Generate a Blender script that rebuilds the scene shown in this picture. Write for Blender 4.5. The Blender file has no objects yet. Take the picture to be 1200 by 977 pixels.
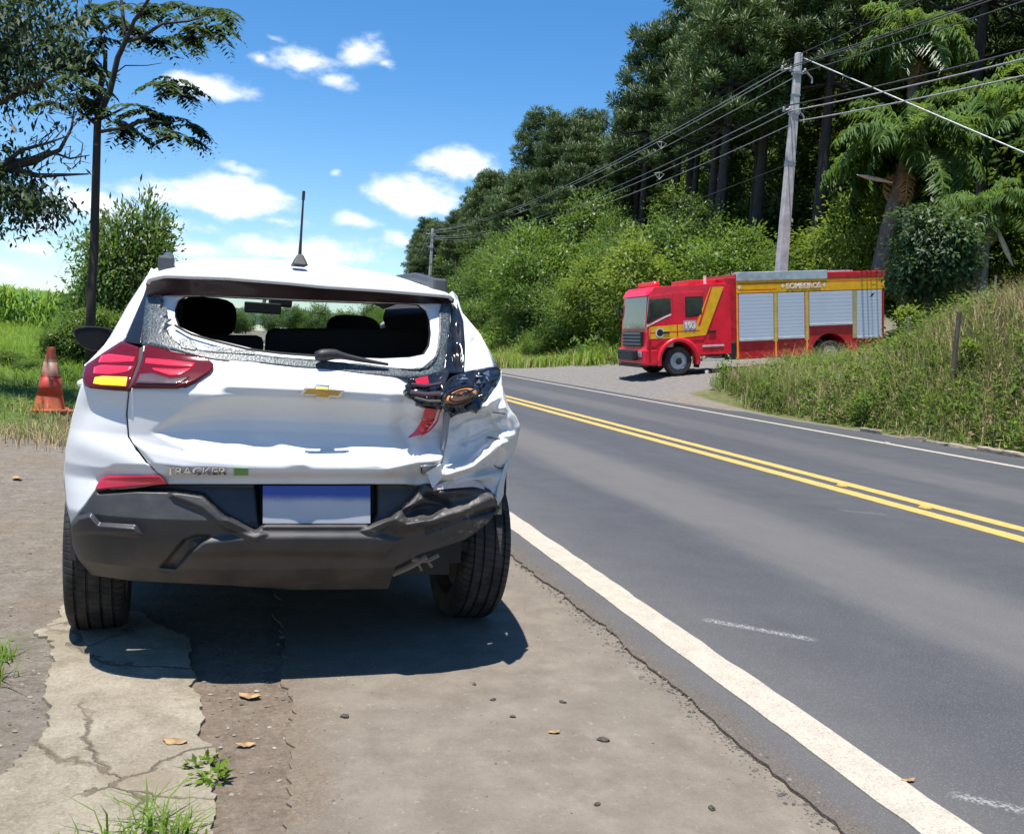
import bpy, bmesh, math, random
import numpy as np
from mathutils import Vector, Matrix

# ------------------------------------------------------------------ camera
F, CAM_H = 1150.0, 1.23
PITCH, ROLL, AZ = math.radians(4.19), math.radians(3.56), math.radians(15.68)
scene = bpy.context.scene
COL = scene.collection
ca, sa, cp, sp, cr, sr = math.cos(AZ), math.sin(AZ), math.cos(PITCH), math.sin(PITCH), math.cos(ROLL), math.sin(ROLL)
_R = Vector((ca, -sa, 0)); _Fw = Vector((sa*cp, ca*cp, -sp)); _U = _R.cross(_Fw)
_cr = cr*_R + sr*_U; _cu = -sr*_R + cr*_U
camd = bpy.data.cameras.new('camera'); camd.lens = F/1200*36; camd.sensor_width = 36
camd.clip_start = 0.05; camd.clip_end = 4000
cam = bpy.data.objects.new('camera', camd); COL.objects.link(cam)
cam.matrix_world = Matrix(((_cr.x, _cu.x, -_Fw.x, 0), (_cr.y, _cu.y, -_Fw.y, 0), (_cr.z, _cu.z, -_Fw.z, CAM_H), (0, 0, 0, 1)))
scene.camera = cam

# ------------------------------------------------------------------ light
SUN_TO = Vector((-0.14, -0.125, 1.0)).normalized()
SUN_EL = math.asin(SUN_TO.z); SUN_AZ = math.atan2(SUN_TO.x, SUN_TO.y)
sl = bpy.data.lights.new('sun', 'SUN'); sl.energy = 5.0; sl.angle = math.radians(0.5); sl.color = (1.0, 0.955, 0.89)
sun = bpy.data.objects.new('sun', sl); COL.objects.link(sun)
sun.rotation_euler = SUN_TO.to_track_quat('Z', 'Y').to_euler()
scene.view_settings.view_transform = 'Standard'; scene.view_settings.look = 'None'
scene.view_settings.gamma = 1.0; scene.view_settings.exposure = 0.72
scene.cycles.max_bounces = 7; scene.cycles.transparent_max_bounces = 12
scene.cycles.caustics_reflective = False; scene.cycles.caustics_refractive = False


def ray(u, v):
    """direction(s) through photograph position(s) u, v (1200 x 977)"""
    a = np.asarray(u, float)-600; b = np.asarray(v, float)-488.5
    x = (a*cr+b*sr)/F; y = -(-a*sr+b*cr)/F
    d1, d2 = cp+y*sp, -sp+y*cp
    return np.stack([x*ca+d1*sa, -x*sa+d1*ca, d2], -1)


def G(u, v, z=0.0):
    d = ray(u, v); return d*((z-CAM_H)/d[..., 2])[..., None]+np.array([0, 0, CAM_H])


def at(u, v, depth):
    d = ray(u, v); t = depth/(d@np.array(_Fw)); return d*np.asarray(t)[..., None]+np.array([0, 0, CAM_H])


# world: sky texture with fair-weather cumulus mixed in by direction
world = bpy.data.worlds.new('World'); scene.world = world; world.use_nodes = True
SKY_STRENGTH = 0.105


def build_world():
    nt = world.node_tree; N = nt.nodes; Lk = nt.links; N.clear()
    out = N.new('ShaderNodeOutputWorld'); bg = N.new('ShaderNodeBackground'); bg.inputs[1].default_value = SKY_STRENGTH
    Lk.new(bg.outputs[0], out.inputs[0])
    sky = N.new('ShaderNodeTexSky'); sky.sky_type = 'NISHITA'; sky.sun_disc = False
    sky.sun_elevation = SUN_EL; sky.sun_rotation = SUN_AZ
    sky.air_density = 1.0; sky.dust_density = 0.35; sky.ozone_density = 3.2; sky.altitude = 900
    tc = N.new('ShaderNodeTexCoord')

    def M(op, a, b=None, c=None):
        n = N.new('ShaderNodeMath'); n.operation = op
        for i, k in enumerate((a, b, c)):
            if k is None: continue
            if isinstance(k, (int, float)): n.inputs[i].default_value = k
            else: Lk.new(k, n.inputs[i])
        return n.outputs[0]
    nrm = N.new('ShaderNodeVectorMath'); nrm.operation = 'NORMALIZE'; Lk.new(tc.outputs['Generated'], nrm.inputs[0])
    sx = N.new('ShaderNodeSeparateXYZ'); Lk.new(nrm.outputs[0], sx.inputs[0])
    a = M('ARCTAN2', sx.outputs[0], sx.outputs[1]); e = M('ARCSINE', sx.outputs[2])

    def noise(scale, detail, rough, vec, w=0.0):
        n = N.new('ShaderNodeTexNoise'); n.inputs['Scale'].default_value = scale; n.inputs['Detail'].default_value = detail
        n.inputs['Roughness'].default_value = rough; Lk.new(vec, n.inputs['Vector']); return n
    cmb = N.new('ShaderNodeCombineXYZ'); Lk.new(a, cmb.inputs[0]); Lk.new(M('MULTIPLY', e, 1.8), cmb.inputs[1])
    n1 = noise(24, 7, 0.6, cmb.outputs[0]); n2 = noise(9, 4, 0.55, cmb.outputs[0])
    warp = N.new('ShaderNodeVectorMath'); warp.operation = 'MULTIPLY_ADD'
    Lk.new(n2.outputs['Color'], warp.inputs[0]); warp.inputs[1].default_value = (0.05, 0.03, 0)
    c2 = N.new('ShaderNodeCombineXYZ'); Lk.new(a, c2.inputs[0]); Lk.new(e, c2.inputs[1]); Lk.new(c2.outputs[0], warp.inputs[2])
    # cloud bodies: (px, py, half width px, half height px, weight)
    blobs = [(268, 232, 66, 24, 1.25), (195, 228, 75, 20, .85), (105, 243, 72, 26, .95), (285, 203, 36, 11, .6), (538, 192, 48, 19, 1.15), (485, 226, 52, 26, 1.3),
             (388, 297, 62, 24, .95), (318, 290, 62, 22, .9), (235, 296, 80, 18, .75), (410, 256, 32, 12, .8), (465, 280, 30, 14, .7), (245, 103, 58, 14, .9), (215, 92, 30, 9, .7), (300, 72, 20, 8, .7), (455, 72, 16, 9, .6), (70, 215, 40, 12, .6), (330, 258, 40, 10, .6), (205, 262, 70, 12, .6),
             (350, 76, 58, 20, .8), (388, 96, 30, 13, .8), (428, 60, 38, 22, .8), (318, 47, 14, 9, .55), (390, 201, 9, 6, .6), (35, 290, 45, 12, .75),
             (60, 250, 60, 30, .55), (150, 280, 90, 26, .6), (20, 318, 60, 14, .55)]
    dens = None; top = None
    for (px, py, w, h, amp) in blobs:
        d = ray(px, py); aa = math.atan2(d[0], d[1]); ee = math.asin(d[2]/np.linalg.norm(d))
        s = N.new('ShaderNodeVectorMath'); s.operation = 'SUBTRACT'; Lk.new(warp.outputs[0], s.inputs[0]); s.inputs[1].default_value = (aa+.025, ee+.015, 0)
        m = N.new('ShaderNodeVectorMath'); m.operation = 'MULTIPLY'; Lk.new(s.outputs[0], m.inputs[0]); m.inputs[1].default_value = (F/w*.9, F/h*.9, 0)
        l = N.new('ShaderNodeVectorMath'); l.operation = 'LENGTH'; Lk.new(m.outputs[0], l.inputs[0])
        t = M('MULTIPLY', M('MAXIMUM', M('SUBTRACT', 1.3, l.outputs['Value']), 0.0), amp)
        dens = t if dens is None else M('MAXIMUM', dens, t)
    # the same kind of small cumulus over the rest of the low sky
    n3 = noise(3.2, 5, 0.6, cmb.outputs[0])
    low = N.new('ShaderNodeMapRange'); Lk.new(e, low.inputs[0]); low.inputs[1].default_value = .75; low.inputs[2].default_value = .2; low.clamp = True
    away = N.new('ShaderNodeMapRange'); Lk.new(M('ABSOLUTE', M('SUBTRACT', a, .02)), away.inputs[0]); away.inputs[1].default_value = .55; away.inputs[2].default_value = .8
    gen = M('MULTIPLY', M('MULTIPLY', M('MAXIMUM', M('SUBTRACT', n3.outputs[0], .5), 0.0), 6.0), M('MULTIPLY', low.outputs[0], away.outputs[0]))
    dens = M('MAXIMUM', dens, gen)
    f = M('ADD', dens, M('MULTIPLY', M('SUBTRACT', n1.outputs[0], .5), 1.5))
    mr = N.new('ShaderNodeMapRange'); mr.interpolation_type = 'SMOOTHSTEP'; Lk.new(f, mr.inputs[0]); mr.inputs[1].default_value = .34; mr.inputs[2].default_value = 1.0
    mask = M('MULTIPLY', M('MULTIPLY', mr.outputs[0], M('MINIMUM', M('MULTIPLY', dens, 4.0), 1.0)), .93)
    # low haze towards the horizon
    hz = N.new('ShaderNodeMapRange'); Lk.new(e, hz.inputs[0]); hz.inputs[1].default_value = .24; hz.inputs[2].default_value = -.02; hz.inputs[3].default_value = 0; hz.inputs[4].default_value = .12
    hs = N.new('ShaderNodeHueSaturation'); hs.inputs['Saturation'].default_value = 1.3; hs.inputs['Value'].default_value = 1.03; Lk.new(sky.outputs[0], hs.inputs['Color'])
    tint = N.new('ShaderNodeMixRGB'); tint.blend_type = 'MIX'; Lk.new(hz.outputs[0], tint.inputs[0]); Lk.new(hs.outputs[0], tint.inputs[1]); tint.inputs[2].default_value = (3.6, 5.2, 7.6, 1)
    shade = N.new('ShaderNodeMapRange'); Lk.new(f, shade.inputs[0]); shade.inputs[1].default_value = .5; shade.inputs[2].default_value = 1.5
    cc = N.new('ShaderNodeMixRGB'); Lk.new(shade.outputs[0], cc.inputs[0]); cc.inputs[1].default_value = (5.6, 6.3, 7.5, 1); cc.inputs[2].default_value = (8.6, 8.7, 8.8, 1)
    mix = N.new('ShaderNodeMixRGB'); Lk.new(mask, mix.inputs[0]); Lk.new(tint.outputs[0], mix.inputs[1]); Lk.new(cc.outputs[0], mix.inputs[2])
    Lk.new(mix.outputs[0], bg.inputs[0])


build_world()

# ------------------------------------------------------------------ helpers


def tag(o, label=None, cat=None, group=None, kind=None):
    if label: o['label'] = label
    if cat: o['category'] = cat
    if group: o['group'] = group
    if kind: o['kind'] = kind
    return o


def thing(name, label, cat, loc=(0, 0, 0), rz=0.0, group=None):
    o = bpy.data.objects.new(name, None); COL.objects.link(o); o.empty_display_size = .3
    o.location = loc; o.rotation_euler = (0, 0, rz)
    return tag(o, label, cat, group)


def np_mesh(name, V, loops, starts, totals, smooth=False, attr=None):
    me = bpy.data.meshes.new(name)
    V = np.asarray(V, np.float32)
    me.vertices.add(len(V)); me.vertices.foreach_set('co', V.ravel())
    me.loops.add(len(loops)); me.loops.foreach_set('vertex_index', np.asarray(loops, np.int32))
    me.polygons.add(len(starts)); me.polygons.foreach_set('loop_start', np.asarray(starts, np.int32)); me.polygons.foreach_set('loop_total', np.asarray(totals, np.int32))
    if smooth: me.polygons.foreach_set('use_smooth', np.ones(len(starts), bool))
    me.update(calc_edges=True)
    if attr is not None:
        for k, val in attr.items():
            dom = 'FACE' if len(val) == len(starts) else 'POINT'; val = np.asarray(val, np.float32)
            if val.ndim == 2:
                at_ = me.attributes.new(k, 'FLOAT_VECTOR', dom); at_.data.foreach_set('vector', val.ravel()); continue
            at_ = me.attributes.new(k, 'FLOAT', dom); at_.data.foreach_set('value', np.asarray(val, np.float32))
    return me


def quads_mesh(name, V, Q, **k):
    Q = np.asarray(Q, np.int32); n = len(Q)
    return np_mesh(name, V, Q.ravel(), np.arange(n)*4, np.full(n, 4), **k)


def link(name, me, mats, parent=None):
    o = bpy.data.objects.new(name, me); COL.objects.link(o)
    for m in (mats if isinstance(mats, (list, tuple)) else [mats]): me.materials.append(m)
    if parent is not None: o.parent = parent
    return o


class MB:
    """collects shapes that become ONE mesh object"""
    def __init__(s): s.v = []; s.f = []; s.m = []; s.mi = 0
    def add(s, V, Fc):
        b = len(s.v); s.v += [tuple(map(float, p)) for p in V]
        for f in Fc: s.f.append([b+i for i in f]); s.m.append(s.mi)
        return s
    def box(s, c, d, rot=None):
        V = [Vector((x*d[0]/2, y*d[1]/2, z*d[2]/2)) for x in (-1, 1) for y in (-1, 1) for z in (-1, 1)]
        if rot is not None: V = [rot@p for p in V]
        V = [p+Vector(c) for p in V]
        return s.add(V, [(0, 1, 3, 2), (4, 6, 7, 5), (0, 4, 5, 1), (2, 3, 7, 6), (0, 2, 6, 4), (1, 5, 7, 3)])
    def hexa(s, p):  # 8 points: bottom ring 0-3, top ring 4-7
        return s.add(p, [(3, 2, 1, 0), (4, 5, 6, 7), (0, 1, 5, 4), (1, 2, 6, 5), (2, 3, 7, 6), (3, 0, 4, 7)])
    def tube(s, pts, rad, n=8, cap=True):
        P = [Vector(p) for p in pts]; k = len(P)
        if not hasattr(rad, '__len__'): rad = [rad]*k
        V = []; up = None
        for i in range(k):
            t = (P[min(i+1, k-1)]-P[max(i-1, 0)])
            if t.length < 1e-9: t = Vector((0, 0, 1))
            t.normalize()
            if up is None:
                up = Vector((0, 0, 1)) if abs(t.z) < .9 else Vector((1, 0, 0))
            x = t.cross(up)
            if x.length < 1e-6: x = t.cross(Vector((1, .3, 0)))
            x.normalize(); y = x.cross(t); up = y
            for j in range(n):
                an = 2*math.pi*j/n; V.append(P[i]+(x*math.cos(an)+y*math.sin(an))*rad[i])
        Fc = [(i*n+j, i*n+(j+1) % n, (i+1)*n+(j+1) % n, (i+1)*n+j) for i in range(k-1) for j in range(n)]
        if cap: Fc += [tuple(range(n-1, -1, -1)), tuple((k-1)*n+j for j in range(n))]
        return s.add(V, Fc)
    def lathe(s, prof, org=(0, 0, 0), axis='z', n=24, cap=False):
        V = []
        for (r, h) in prof:
            for j in range(n):
                an = 2*math.pi*j/n; c, d = r*math.cos(an), r*math.sin(an)
                p = (c, d, h) if axis == 'z' else ((h, c, d) if axis == 'x' else (c, h, d))
                V.append((p[0]+org[0], p[1]+org[1], p[2]+org[2]))
        k = len(prof)
        Fc = [(i*n+j, i*n+(j+1) % n, (i+1)*n+(j+1) % n, (i+1)*n+j) for i in range(k-1) for j in range(n)]
        if cap: Fc += [tuple(range(n)), tuple((k-1)*n+j for j in range(n))]
        return s.add(V, Fc)
    def grid(s, P):
        P = np.asarray(P, float); m, n = P.shape[:2]
        return s.add(P.reshape(-1, 3), [(i*n+j, i*n+j+1, (i+1)*n+j+1, (i+1)*n+j) for i in range(m-1) for j in range(n-1)])
    def prism(s, poly, off):
        """polygon (3-D points) pushed along off"""
        n = len(poly); o = Vector(off); V = [Vector(p) for p in poly]
        V2 = [p+o for p in V]
        return s.add(V+V2, [tuple(range(n)), tuple(range(2*n-1, n-1, -1))]+[(i, n+i, n+(i+1) % n, (i+1) % n) for i in range(n)])
    def obj(s, name, mats, parent=None, smooth=False, bevel=0.0, solid=0.0, seg=2, autosmooth=None):
        me = bpy.data.meshes.new(name); me.from_pydata(s.v, [], s.f)
        me.polygons.foreach_set('material_index', s.m)
        bm = bmesh.new(); bm.from_mesh(me); bmesh.ops.recalc_face_normals(bm, faces=bm.faces); bm.to_mesh(me); bm.free()
        if smooth: me.polygons.foreach_set('use_smooth', np.ones(len(me.polygons), bool))
        if autosmooth is not None: me.set_sharp_from_angle(angle=math.radians(autosmooth))
        o = link(name, me, mats, parent)
        if solid:
            md = o.modifiers.new('thickness', 'SOLIDIFY'); md.thickness = solid; md.offset = -1
        if bevel:
            md = o.modifiers.new('bevel', 'BEVEL'); md.width = bevel; md.segments = seg; md.limit_method = 'ANGLE'; md.angle_limit = math.radians(40)
        return o


def dup(root, loc=None, rz=None, scale=None, label=None, group=None):
    r = root.copy(); COL.objects.link(r)
    if loc is not None: r.location = loc
    if rz is not None: r.rotation_euler = (0, 0, rz)
    if scale is not None: r.scale = scale if hasattr(scale, '__len__') else (scale,)*3
    if label: r['label'] = label
    if group: r['group'] = group
    for ch in list(root.children):
        c = ch.copy(); COL.objects.link(c); c.parent = r
        for g in list(ch.children):
            d = g.copy(); COL.objects.link(d); d.parent = c
    return r


def smooth01(t):
    t = np.clip(t, 0, 1); return t*t*(3-2*t)


# ------------------------------------------------------------------ materials
class NT:
    def __init__(s, name):
        s.m = bpy.data.materials.new(name); s.m.use_nodes = True; s.nt = s.m.node_tree
        s.N = s.nt.nodes; s.p = s.N['Principled BSDF']; s.out = s.N['Material Output']
    def new(s, t): return s.N.new(t)
    def ln(s, a, b): s.nt.links.new(a, b)
    def coord(s, kind='Object'):
        return s.new('ShaderNodeTexCoord').outputs[kind]
    def pos(s): return s.new('ShaderNodeNewGeometry').outputs['Position']
    def noise(s, vec, scale, detail=4, rough=.55, out=0):
        n = s.new('ShaderNodeTexNoise'); n.inputs['Scale'].default_value = scale; n.inputs['Detail'].default_value = detail; n.inputs['Roughness'].default_value = rough
        s.ln(vec, n.inputs['Vector']); return n.outputs[out]
    def voro(s, vec, scale, feature='F1', out=0):
        n = s.new('ShaderNodeTexVoronoi'); n.feature = feature; n.inputs['Scale'].default_value = scale; s.ln(vec, n.inputs['Vector']); return n.outputs[out]
    def mapr(s, v, a, b, c=0., d=1., smooth=True):
        n = s.new('ShaderNodeMapRange'); n.interpolation_type = 'SMOOTHSTEP' if smooth else 'LINEAR'
        s.ln(v, n.inputs[0]); n.inputs[1].default_value = a; n.inputs[2].default_value = b; n.inputs[3].default_value = c; n.inputs[4].default_value = d; return n.outputs[0]
    def math(s, op, a, b=None):
        n = s.new('ShaderNodeMath'); n.operation = op
        for i, k in enumerate((a, b)):
            if k is None: continue
            if isinstance(k, (int, float)): n.inputs[i].default_value = k
            else: s.ln(k, n.inputs[i])
        return n.outputs[0]
    def mix(s, f, a, b, blend='MIX'):
        n = s.new('ShaderNodeMixRGB'); n.blend_type = blend
        for i, k in enumerate((f, a, b)):
            if isinstance(k, (int, float)): n.inputs[i].default_value = k
            elif isinstance(k, tuple): n.inputs[i].default_value = (*k, 1) if len(k) == 3 else k
            else: s.ln(k, n.inputs[i])
        return n.outputs[0]
    def ramp(s, v, stops):
        n = s.new('ShaderNodeValToRGB'); s.ln(v, n.inputs[0]); el = n.color_ramp.elements
        while len(el) > 1: el.remove(el[-1])
        el[0].position = stops[0][0]; el[0].color = (*stops[0][1], 1)
        for p, c in stops[1:]:
            e = el.new(p); e.color = (*c, 1)
        return n.outputs[0]
    def set(s, k, v):
        i = s.p.inputs[k]
        if isinstance(v, tuple): i.default_value = (*v, 1) if len(v) == 3 else v
        elif isinstance(v, (int, float)): i.default_value = v
        else: s.ln(v, i)
        return s
    def bump(s, h, strength=.3, dist=.02):
        n = s.new('ShaderNodeBump'); n.inputs['Strength'].default_value = strength; n.inputs['Distance'].default_value = dist
        s.ln(h, n.inputs['Height']); s.ln(n.outputs[0], s.p.inputs['Normal']); return s
    def attr(s, name):
        n = s.new('ShaderNodeAttribute'); n.attribute_name = name; return n.outputs['Fac']


def simple(name, col, rough=.5, metal=0., var=.12, scale=6., coat=0., spec=.5, bump=0., bscale=80.):
    t = NT(name); c = t.coord('Object')
    n = t.noise(c, scale, 5)
    f = t.mapr(n, .3, .7)
    t.set('Base Color', t.mix(f, tuple(k*(1-var) for k in col), tuple(min(1, k*(1+var)) for k in col)))
    t.set('Roughness', t.mapr(n, .3, .7, max(.02, rough-.06), min(1, rough+.08))); t.set('Metallic', metal)
    t.set('Coat Weight', coat); t.set('Coat Roughness', .05); t.set('Specular IOR Level', spec)
    if bump: t.bump(t.noise(c, bscale, 3), bump, .005)
    return t.m


def emis(name, col, strength, base=None):
    t = NT(name); c = t.coord('Object'); n = t.noise(c, 60, 2)
    t.set('Base Color', base or col); t.set('Emission Color', t.mix(n, tuple(k*.6 for k in col), col)); t.set('Emission Strength', strength); t.set('Roughness', .12); t.set('Coat Weight', .15)
    return t.m


def foliage(name, dark, light, trans=.35, rough=.5, tint=.5, yellow=None, nk=1.3):
    """leaf material: hue varies from leaf to leaf and from plant to plant"""
    t = NT(name); v = t.attr('v')
    oi = t.new('ShaderNodeObjectInfo').outputs['Random']
    nz = t.noise(t.pos(), .9, 3)
    f = t.math('ADD', t.math('MULTIPLY', v, .5), t.math('ADD', t.math('MULTIPLY', oi, .32), t.math('MULTIPLY', t.mapr(nz, .3, .7), .18)))
    stops = [(0, dark), (.75, light)]
    if yellow: stops.append((1., yellow))
    c = t.ramp(f, stops)
    t.set('Base Color', c); t.set('Roughness', rough); t.set('Specular IOR Level', .3)
    # clumps shade as soft masses: leaf normals lean towards the clump's outward direction
    at_ = t.new('ShaderNodeAttribute'); at_.attribute_name = 'nd'; vt = t.new('ShaderNodeVectorTransform'); vt.vector_type = 'NORMAL'; vt.convert_from = 'OBJECT'; vt.convert_to = 'WORLD'; t.ln(at_.outputs['Vector'], vt.inputs[0])
    ge = t.new('ShaderNodeNewGeometry'); ma = t.new('ShaderNodeVectorMath'); ma.operation = 'MULTIPLY_ADD'; t.ln(vt.outputs[0], ma.inputs[0]); ma.inputs[1].default_value = (nk,)*3; t.ln(ge.outputs['Normal'], ma.inputs[2])
    nn = t.new('ShaderNodeVectorMath'); nn.operation = 'NORMALIZE'; t.ln(ma.outputs[0], nn.inputs[0]); t.ln(nn.outputs[0], t.p.inputs['Normal'])
    tr = t.new('ShaderNodeBsdfTranslucent'); t.ln(t.mix(.5, c, (.35, .5, .05), 'MIX') if tint == .5 else t.mix(tint, c, (.3, .45, .05)), tr.inputs[0])
    mx = t.new('ShaderNodeMixShader'); mx.inputs[0].default_value = trans; t.ln(t.p.outputs[0], mx.inputs[1]); t.ln(tr.outputs[0], mx.inputs[2]); t.ln(mx.outputs[0], t.out.inputs[0])
    return t.m
# ------------------------------------------------------------------ ground


def bend(y):  # the road bends right far away
    return np.maximum(0, np.asarray(y, float)-100)**2/600


def grass_s(x, y):  # > 0 where grass grows on the left verge
    return np.minimum(-1.55-x, y-(10.35+.75*np.maximum(0, -1.6-x)))


def HT(x, y):
    x = np.asarray(x, float); y = np.asarray(y, float); xr = x-bend(y)
    s = grass_s(x, y)
    left = np.where(s > 0, .15*smooth01(s/.9)+.95*smooth01(s/16), 0)+np.where(x < -40, 0, 0)
    hb = np.interp(y, [4, 15, 18, 19.8, 21.5, 25], [2.5, 2.75, 2.45, 1.85, 1.05, .14])
    bankN = hb*smooth01((xr-11.75)/4.2)+.05*np.maximum(xr-15.5, 0)+.22*np.maximum(xr-28, 0)
    side = np.interp(xr, [10.6, 13.4, 34, 60, 90], [0, .58, 3.0, 10, 16])
    bankF = np.interp(xr, [12.2, 14, 18, 24, 60, 120], [0, .45, 2.3, 4.2, 9, 13])
    wN = 1-smooth01((y-19.5)/5.5)
    wF = smooth01((y-(33+np.maximum(0, 15-xr)*2.2))/7)
    right = wN*bankN+wF*bankF+(1-wN-wF)*side
    far = np.maximum(0, y-130)*.016
    return np.where(xr > 10.5, right, left)+far


def make_ground():
    xs = np.unique(np.concatenate([np.linspace(-320, -40, 24), np.linspace(-40, -6, 40), np.linspace(-6, 14, 110), np.linspace(14, 40, 70), np.linspace(40, 320, 30)]))
    ys = np.unique(np.concatenate([np.linspace(-80, -4, 16), np.linspace(-4, 14, 100), np.linspace(14, 60, 110), np.linspace(60, 170, 60), np.linspace(170, 700, 30)]))
    X, Y = np.meshgrid(xs, ys)
    Z = HT(X, Y)
    xr = X-bend(Y)
    rng = np.random.default_rng(3)
    bumpy = .05*np.sin(X*3.1+Y*1.7)*np.sin(Y*2.3-X*1.1)+.03*np.sin(X*7+Y*5.3)
    Z = Z+bumpy*((grass_s(X, Y) > .3) | (xr > 12.5))*.8
    flat = (xr > -3.4) & (xr < 11.4) & (Y < 60)
    Z = np.where((xr > 1.2) & (xr < 10.9), Z-.03, Z)
    Z = np.where((grass_s(X, Y) < 0) & (xr < 1.25), -.004+.004*np.sin(X*9+Y*4)*np.sin(Y*7-X*3), Z)
    V = np.stack([X, Y, Z], -1).reshape(-1, 3); m, n = X.shape
    i, j = np.meshgrid(np.arange(m-1), np.arange(n-1), indexing='ij'); b = (i*n+j).ravel()
    Q = np.stack([b, b+1, b+n+1, b+n], -1)
    s = grass_s(X, Y)
    grass = np.where(xr < 5, smooth01((s+.25)/.7), 0)
    gravel_side = smooth01((Y-23)/3)*(1-smooth01((Y-(33+np.maximum(0, 15-xr)*2.2))/6))
    grass = np.where(xr > 10.4, (1-gravel_side)*smooth01((xr-11.3)/.6)*.8, grass)
    dry = np.where(xr > 10.4, .75*np.exp(-((np.clip(xr, 0, 60)-14.5)/3.0)**2)+.1, .12)
    me = quads_mesh('ground', V, Q, smooth=True, attr={'grass': grass.ravel(), 'dry': dry.ravel(), 'gravel': (np.where(xr > 9, gravel_side, 0)*.85).ravel()})
    t = NT('ground_soil'); p = t.pos()
    big = t.noise(p, .9, 6, .6); fine = t.noise(p, 9, 8, .7); grit = t.noise(p, 55, 6, .75); v = t.voro(p, 38)
    soil = t.ramp(t.mix(.5, fine, grit), [(.28, (.085, .07, .055)), (.45, (.165, .142, .115)), (.6, (.24, .215, .18)), (.75, (.34, .315, .275))])
    soil = t.mix(t.mapr(big, .45, .65, 0, .4), soil, (.19, .14, .095))
    sx_ = t.new('ShaderNodeSeparateXYZ'); t.ln(p, sx_.inputs[0]); strip = t.math('MULTIPLY', t.math('MULTIPLY', t.mapr(t.math('ADD', sx_.outputs[0], t.math('MULTIPLY', fine, .3)), -.35, .1), t.mapr(sx_.outputs[0], .5, .3)), t.mapr(sx_.outputs[1], 6, 4))
    soil = t.mix(t.math('MULTIPLY', strip, .6), soil, t.ramp(t.mix(.5, fine, grit), [(.3, (.10, .07, .048)), (.5, (.19, .14, .098)), (.72, (.29, .225, .165))]))
    sp = t.noise(p, 48, 5, .8); soil = t.mix(t.mapr(sp, .42, .30, 0, .6), soil, (.06, .05, .042)); soil = t.mix(t.mapr(sp, .57, .7, 0, .6), soil, (.34, .31, .265))
    stones = t.mapr(v, .0, .16, .8, 0)
    soil = t.mix(t.math('MULTIPLY', stones, t.mapr(fine, .45, .6)), soil, (.34, .32, .29))
    grs = t.ramp(t.mix(.5, t.noise(p, 3, 6), t.noise(p, 26, 4)), [(.3, (.025, .05, .012)), (.5, (.055, .11, .022)), (.7, (.11, .16, .035))])
    dryc = t.ramp(t.noise(p, 5, 7, .65), [(.3, (.09, .07, .03)), (.55, (.2, .15, .08)), (.7, (.28, .2, .12))])
    soil = t.mix(t.attr('gravel'), soil, t.ramp(t.mix(.5, fine, grit), [(.3, (.10, .095, .09)), (.5, (.17, .16, .15)), (.7, (.26, .25, .235))]))
    g2 = t.mix(t.attr('dry'), grs, dryc)
    gm = t.math('ADD', t.attr('grass'), t.math('MULTIPLY', t.math('SUBTRACT', fine, .5), .9))
    t.set('Base Color', t.mix(t.mapr(gm, .35, .6), soil, g2)); t.set('Roughness', .95); t.set('Specular IOR Level', .15)
    t.bump(t.math('ADD', t.math('MULTIPLY', grit, .6), t.math('ADD', fine, t.math('MULTIPLY', stones, .35))), .9, .025)
    o = link('ground', me, t.m); tag(o, 'gravelly brown earth and green verge on both sides of the highway', kind='structure')
    return o


make_ground()


def sheet(name, outline, z, thick, mat, label=None, parent=None, kind='structure'):
    bm = bmesh.new(); vs = [bm.verts.new((x, y, z)) for x, y in outline]
    f = bm.faces.new(vs); f.normal_update()
    if f.normal.z < 0: f.normal_flip()
    r = bmesh.ops.extrude_face_region(bm, geom=[f])
    top = [e for e in r['geom'] if isinstance(e, bmesh.types.BMVert)]
    for vv in top: vv.co.z = z
    for vv in vs: vv.co.z = z-thick
    bmesh.ops.recalc_face_normals(bm, faces=bm.faces)
    me = bpy.data.meshes.new(name); bm.to_mesh(me); bm.free()
    o = link(name, me, mat, parent); tag(o, label, kind=kind)
    return o


def jag(pts, step, amp, rng, closed=True):
    """resample a polyline and roughen it"""
    P = [np.array(p, float) for p in pts]
    if closed: P.append(P[0])
    out = []
    for a, b in zip(P[:-1], P[1:]):
        n = max(1, int(np.linalg.norm(b-a)/step))
        for k in range(n): out.append(a+(b-a)*k/n)
    out = np.array(out); n = len(out)
    w = rng.normal(size=(n, 2)); w2 = w.copy()
    for k in range(1, 4): w2 += np.roll(w, k, 0)
    return [tuple(q) for q in out+w*amp*.35+w2*amp*.45]


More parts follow.
